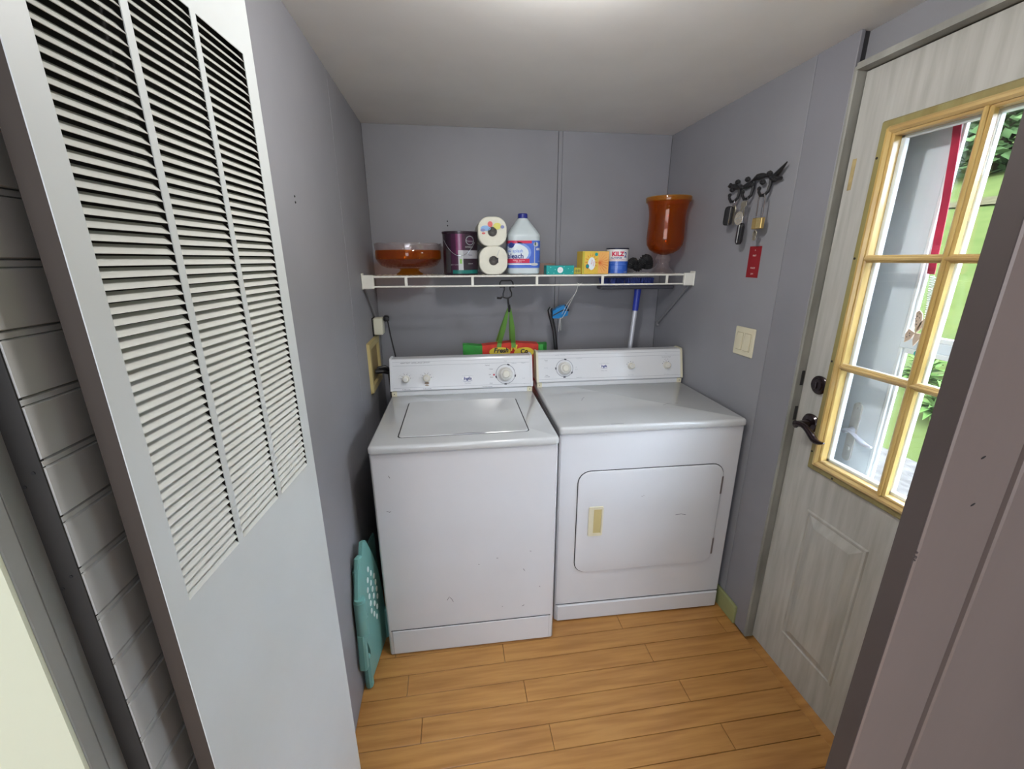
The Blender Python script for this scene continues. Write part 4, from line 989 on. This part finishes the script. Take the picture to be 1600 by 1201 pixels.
MB(CHROME).tube(ringpts(.011, 0, -.009, 0), .001, 6, 0, M, True).obj('key_ring', e)
Mf_ = M @ T(-.006, -.060, .006) @ RZ(-.08) @ Matrix.Rotation(.5, 4, 'Y'); b = MB(BLKP); fob(b, Mf_); b.obj('fob', e)
MB(CHROME).box((.006, -.034, .002), (.011, .034, .0105), 0, .002, Mf_).tube(ringpts(.006, 0, .040, 0, 12), .0012, 6, 0, Mf_, True).obj('chrome_edge', e)
b = MB(NICKEL); key(b, M @ T(.008, -.02, -.006) @ Matrix.Diagonal((1, 1.6, 1, 1)) @ RZ(.12)); b.obj('key_blade', e)
e = hang('key_bunch', 1, 'bunch of keys with a round engraved tag and black fob, middle hook', 'keys')
MB(CHROME).tube(ringpts(.012, 0, -.010, 0), .001, 6, 0, M, True).obj('key_ring', e)
b = MB(NICKEL); key(b, M @ T(.002, -.014, .004) @ Matrix.Diagonal((1.3, 1.15, 1, 1)) @ RZ(.05)); key(b, M @ T(-.004, -.014, .0) @ Matrix.Diagonal((1.3, 1.15, 1, 1)) @ RZ(-.35)); b.obj('keys', e)
Mt = M @ T(-.010, -.075, .010)
b = MB(mat('pewter_tag', (.60, .55, .45), .35, metal=.6), GREYLINE); b.lathe([(.0235, 0), (.0245, .001), (.0235, .0025), (.0205, .0022), (0, .0022)], 32, 0, Mt).box((-.019, -.001, .002), (.019, .001, .003), 1, 0, Mt @ RZ(.1)).tube(ringpts(.014, 0, 0, .0025, 16), .0006, 4, 1, Mt, True)
b.obj('round_tag', e)
Mf_ = M @ T(-.002, -.132, .002) @ RZ(-.06); b = MB(BLKP); fob(b, Mf_ @ Matrix.Diagonal((.85, 1.1, 1, 1))); b.obj('fob', e)
MB(CHROME).box((-.003, -.034, .006), (.004, .034, .0105), 0, .002, Mf_).tube([(0, .040, 0), (.001, .07, 0), (0, .115, 0)], .0013, 6, 0, Mf_).obj('chrome_edge', e)
e = hang('padlock', 2, 'brass padlock with long steel shackle on the third hook', 'padlock')
MB(CHROME).tube([(-.016, -.085, 0), (-.016, -.020, 0)] + [(-.016 * math.cos(PI * i / 8), -.018 + .017 * math.sin(PI * i / 8), 0) for i in range(9)] + [(.016, -.020, 0), (.016, -.085, 0)], .0028, 8, 0, M).obj('shackle', e)
MB(BRASS).box((-.025, -.120, -.0075), (.025, -.082, .0075), 0, .002, M).obj('lock_body', e)
MB(mat('bright_brass', (.85, .65, .28), .25, metal=.8)).box((-.002, -.1185, .0072), (.0235, -.0835, .0080), 0, 0, M).obj('polished_face', e)
b = MB(NICKEL); b.plate(.022, .020, .008, .002, .0004, 0, M @ T(-.008, -.136, 0)); b.prism([(-.003, -.003), (.003, -.003), (.003, .018), (-.003, .018)], 0, .002, 0, M @ T(-.008, -.132, 0)); b.plate(.016, .016, .006, .002, .0004, 0, M @ T(-.006, -.152, .002)); b.obj('padlock_key', e)
# red ribbon tag
e = empty('red_ribbon_tag', (XR, 1.538, 1.45), 'small red printed ribbon tag on the right wall under the keys', 'ribbon tag')
M = frame((0, 0, .058), (0, -1, 0), (0, 0, 1), (-1, 0, 0))
MB(REDTAG).box((-.033, -.058, .0003), (.033, .058, .0012), 0, 0, M @ RZ(0)).obj('ribbon', e, smooth=False)
b = MB(mat('silver_print', (.62, .55, .52), .4)); Mp = M @ T(0, 0, .0012)
for v_, t_, s_ in ((.044, '*', .012), (.024, 'FIRST', .008), (-.022, 'PLACE', .0085), (-.044, '2019', .007)): addtext(b, t_, s_, Mp @ T(0, v_, 0), 0, .0003, .0002)
b.obj('ribbon_lettering', e, smooth=False)

# ================================================================== RIBBON, SPRING AND BUTTERFLY ON THE STORM DOOR
e = empty('wind_spinner', (1.262, 1.0, 1.80), 'crimson ribbon with coiled wire and spotted tan butterfly hanging behind the door glass', 'wind ornament')
V = []; Fc = []; hw = .0095
pts = [(0, .030, .20), (0, .018, .08), (0, .006, .0), (0, -.008, -.14), (0, -.020, -.32)]
for (x, y2, z_) in pts: V += [(x, y2 - hw, z_), (x, y2 + hw, z_), (x + .0015, y2 + hw, z_), (x + .0015, y2 - hw, z_)]
for i in range(4):
    for j in range(4): a = i * 4 + j; c = i * 4 + (j + 1) % 4; Fc.append((a, c, c + 4, a + 4))
b = MB(REDCL); b.add(V, Fc); b.obj('ribbon', e)
P = []
for i in range(260):
    t = i / 259; a = t * 2 * PI * 21; P.append((.004 * math.cos(a), -.028 - .015 * t + .006 * math.sin(a), -.325 - .125 * t))
MB(STRING).tube(P, .0013, 5).obj('wire_coil', e)
b = MB(TANW); W1 = [(0, 0), (.012, .018), (.024, .050), (.020, .058), (.008, .052), (-.002, .030)]; W2 = [(0, 0), (.020, .004), (.022, -.012), (.014, -.034), (.004, -.020)]
Mb = frame((-.008, -.030, -.475), (0, 1, 0), (0, 0, 1), (-1, 0, 0)) @ RZ(.25)
for sg in (1, -.8):
    b.prism([(x * sg, y_) for x, y_ in W1], 0, .003, 0, Mb); b.prism([(x * sg, y_) for x, y_ in W2], 0, .003, 0, Mb)
b.obj('butterfly_wings', e, smooth=False)
b = MB(INK)
for x, y_ in ((.012, .03), (.016, .042), (.009, .04), (.013, .05), (.018, .034), (.008, .022), (.012, -.006), (.014, -.018), (.009, -.012)): b.disc(.0016, .0035, 0, Mb @ T(x, y_, 0), 8)
b.obj('wing_spots', e, smooth=False)
MB(TEALBOX).lathe([(0, -.010), (.007, -.006), (.009, 0), (.007, .006), (0, .010)], 12, 0, T(-.002, -.044, -.53)).obj('glass_bead', e)
MB(STRING).tube([(0, -.043, -.448), (-.004, -.040, -.49), (-.002, -.043, -.521)], .0009, 5).obj('bead_string', e)
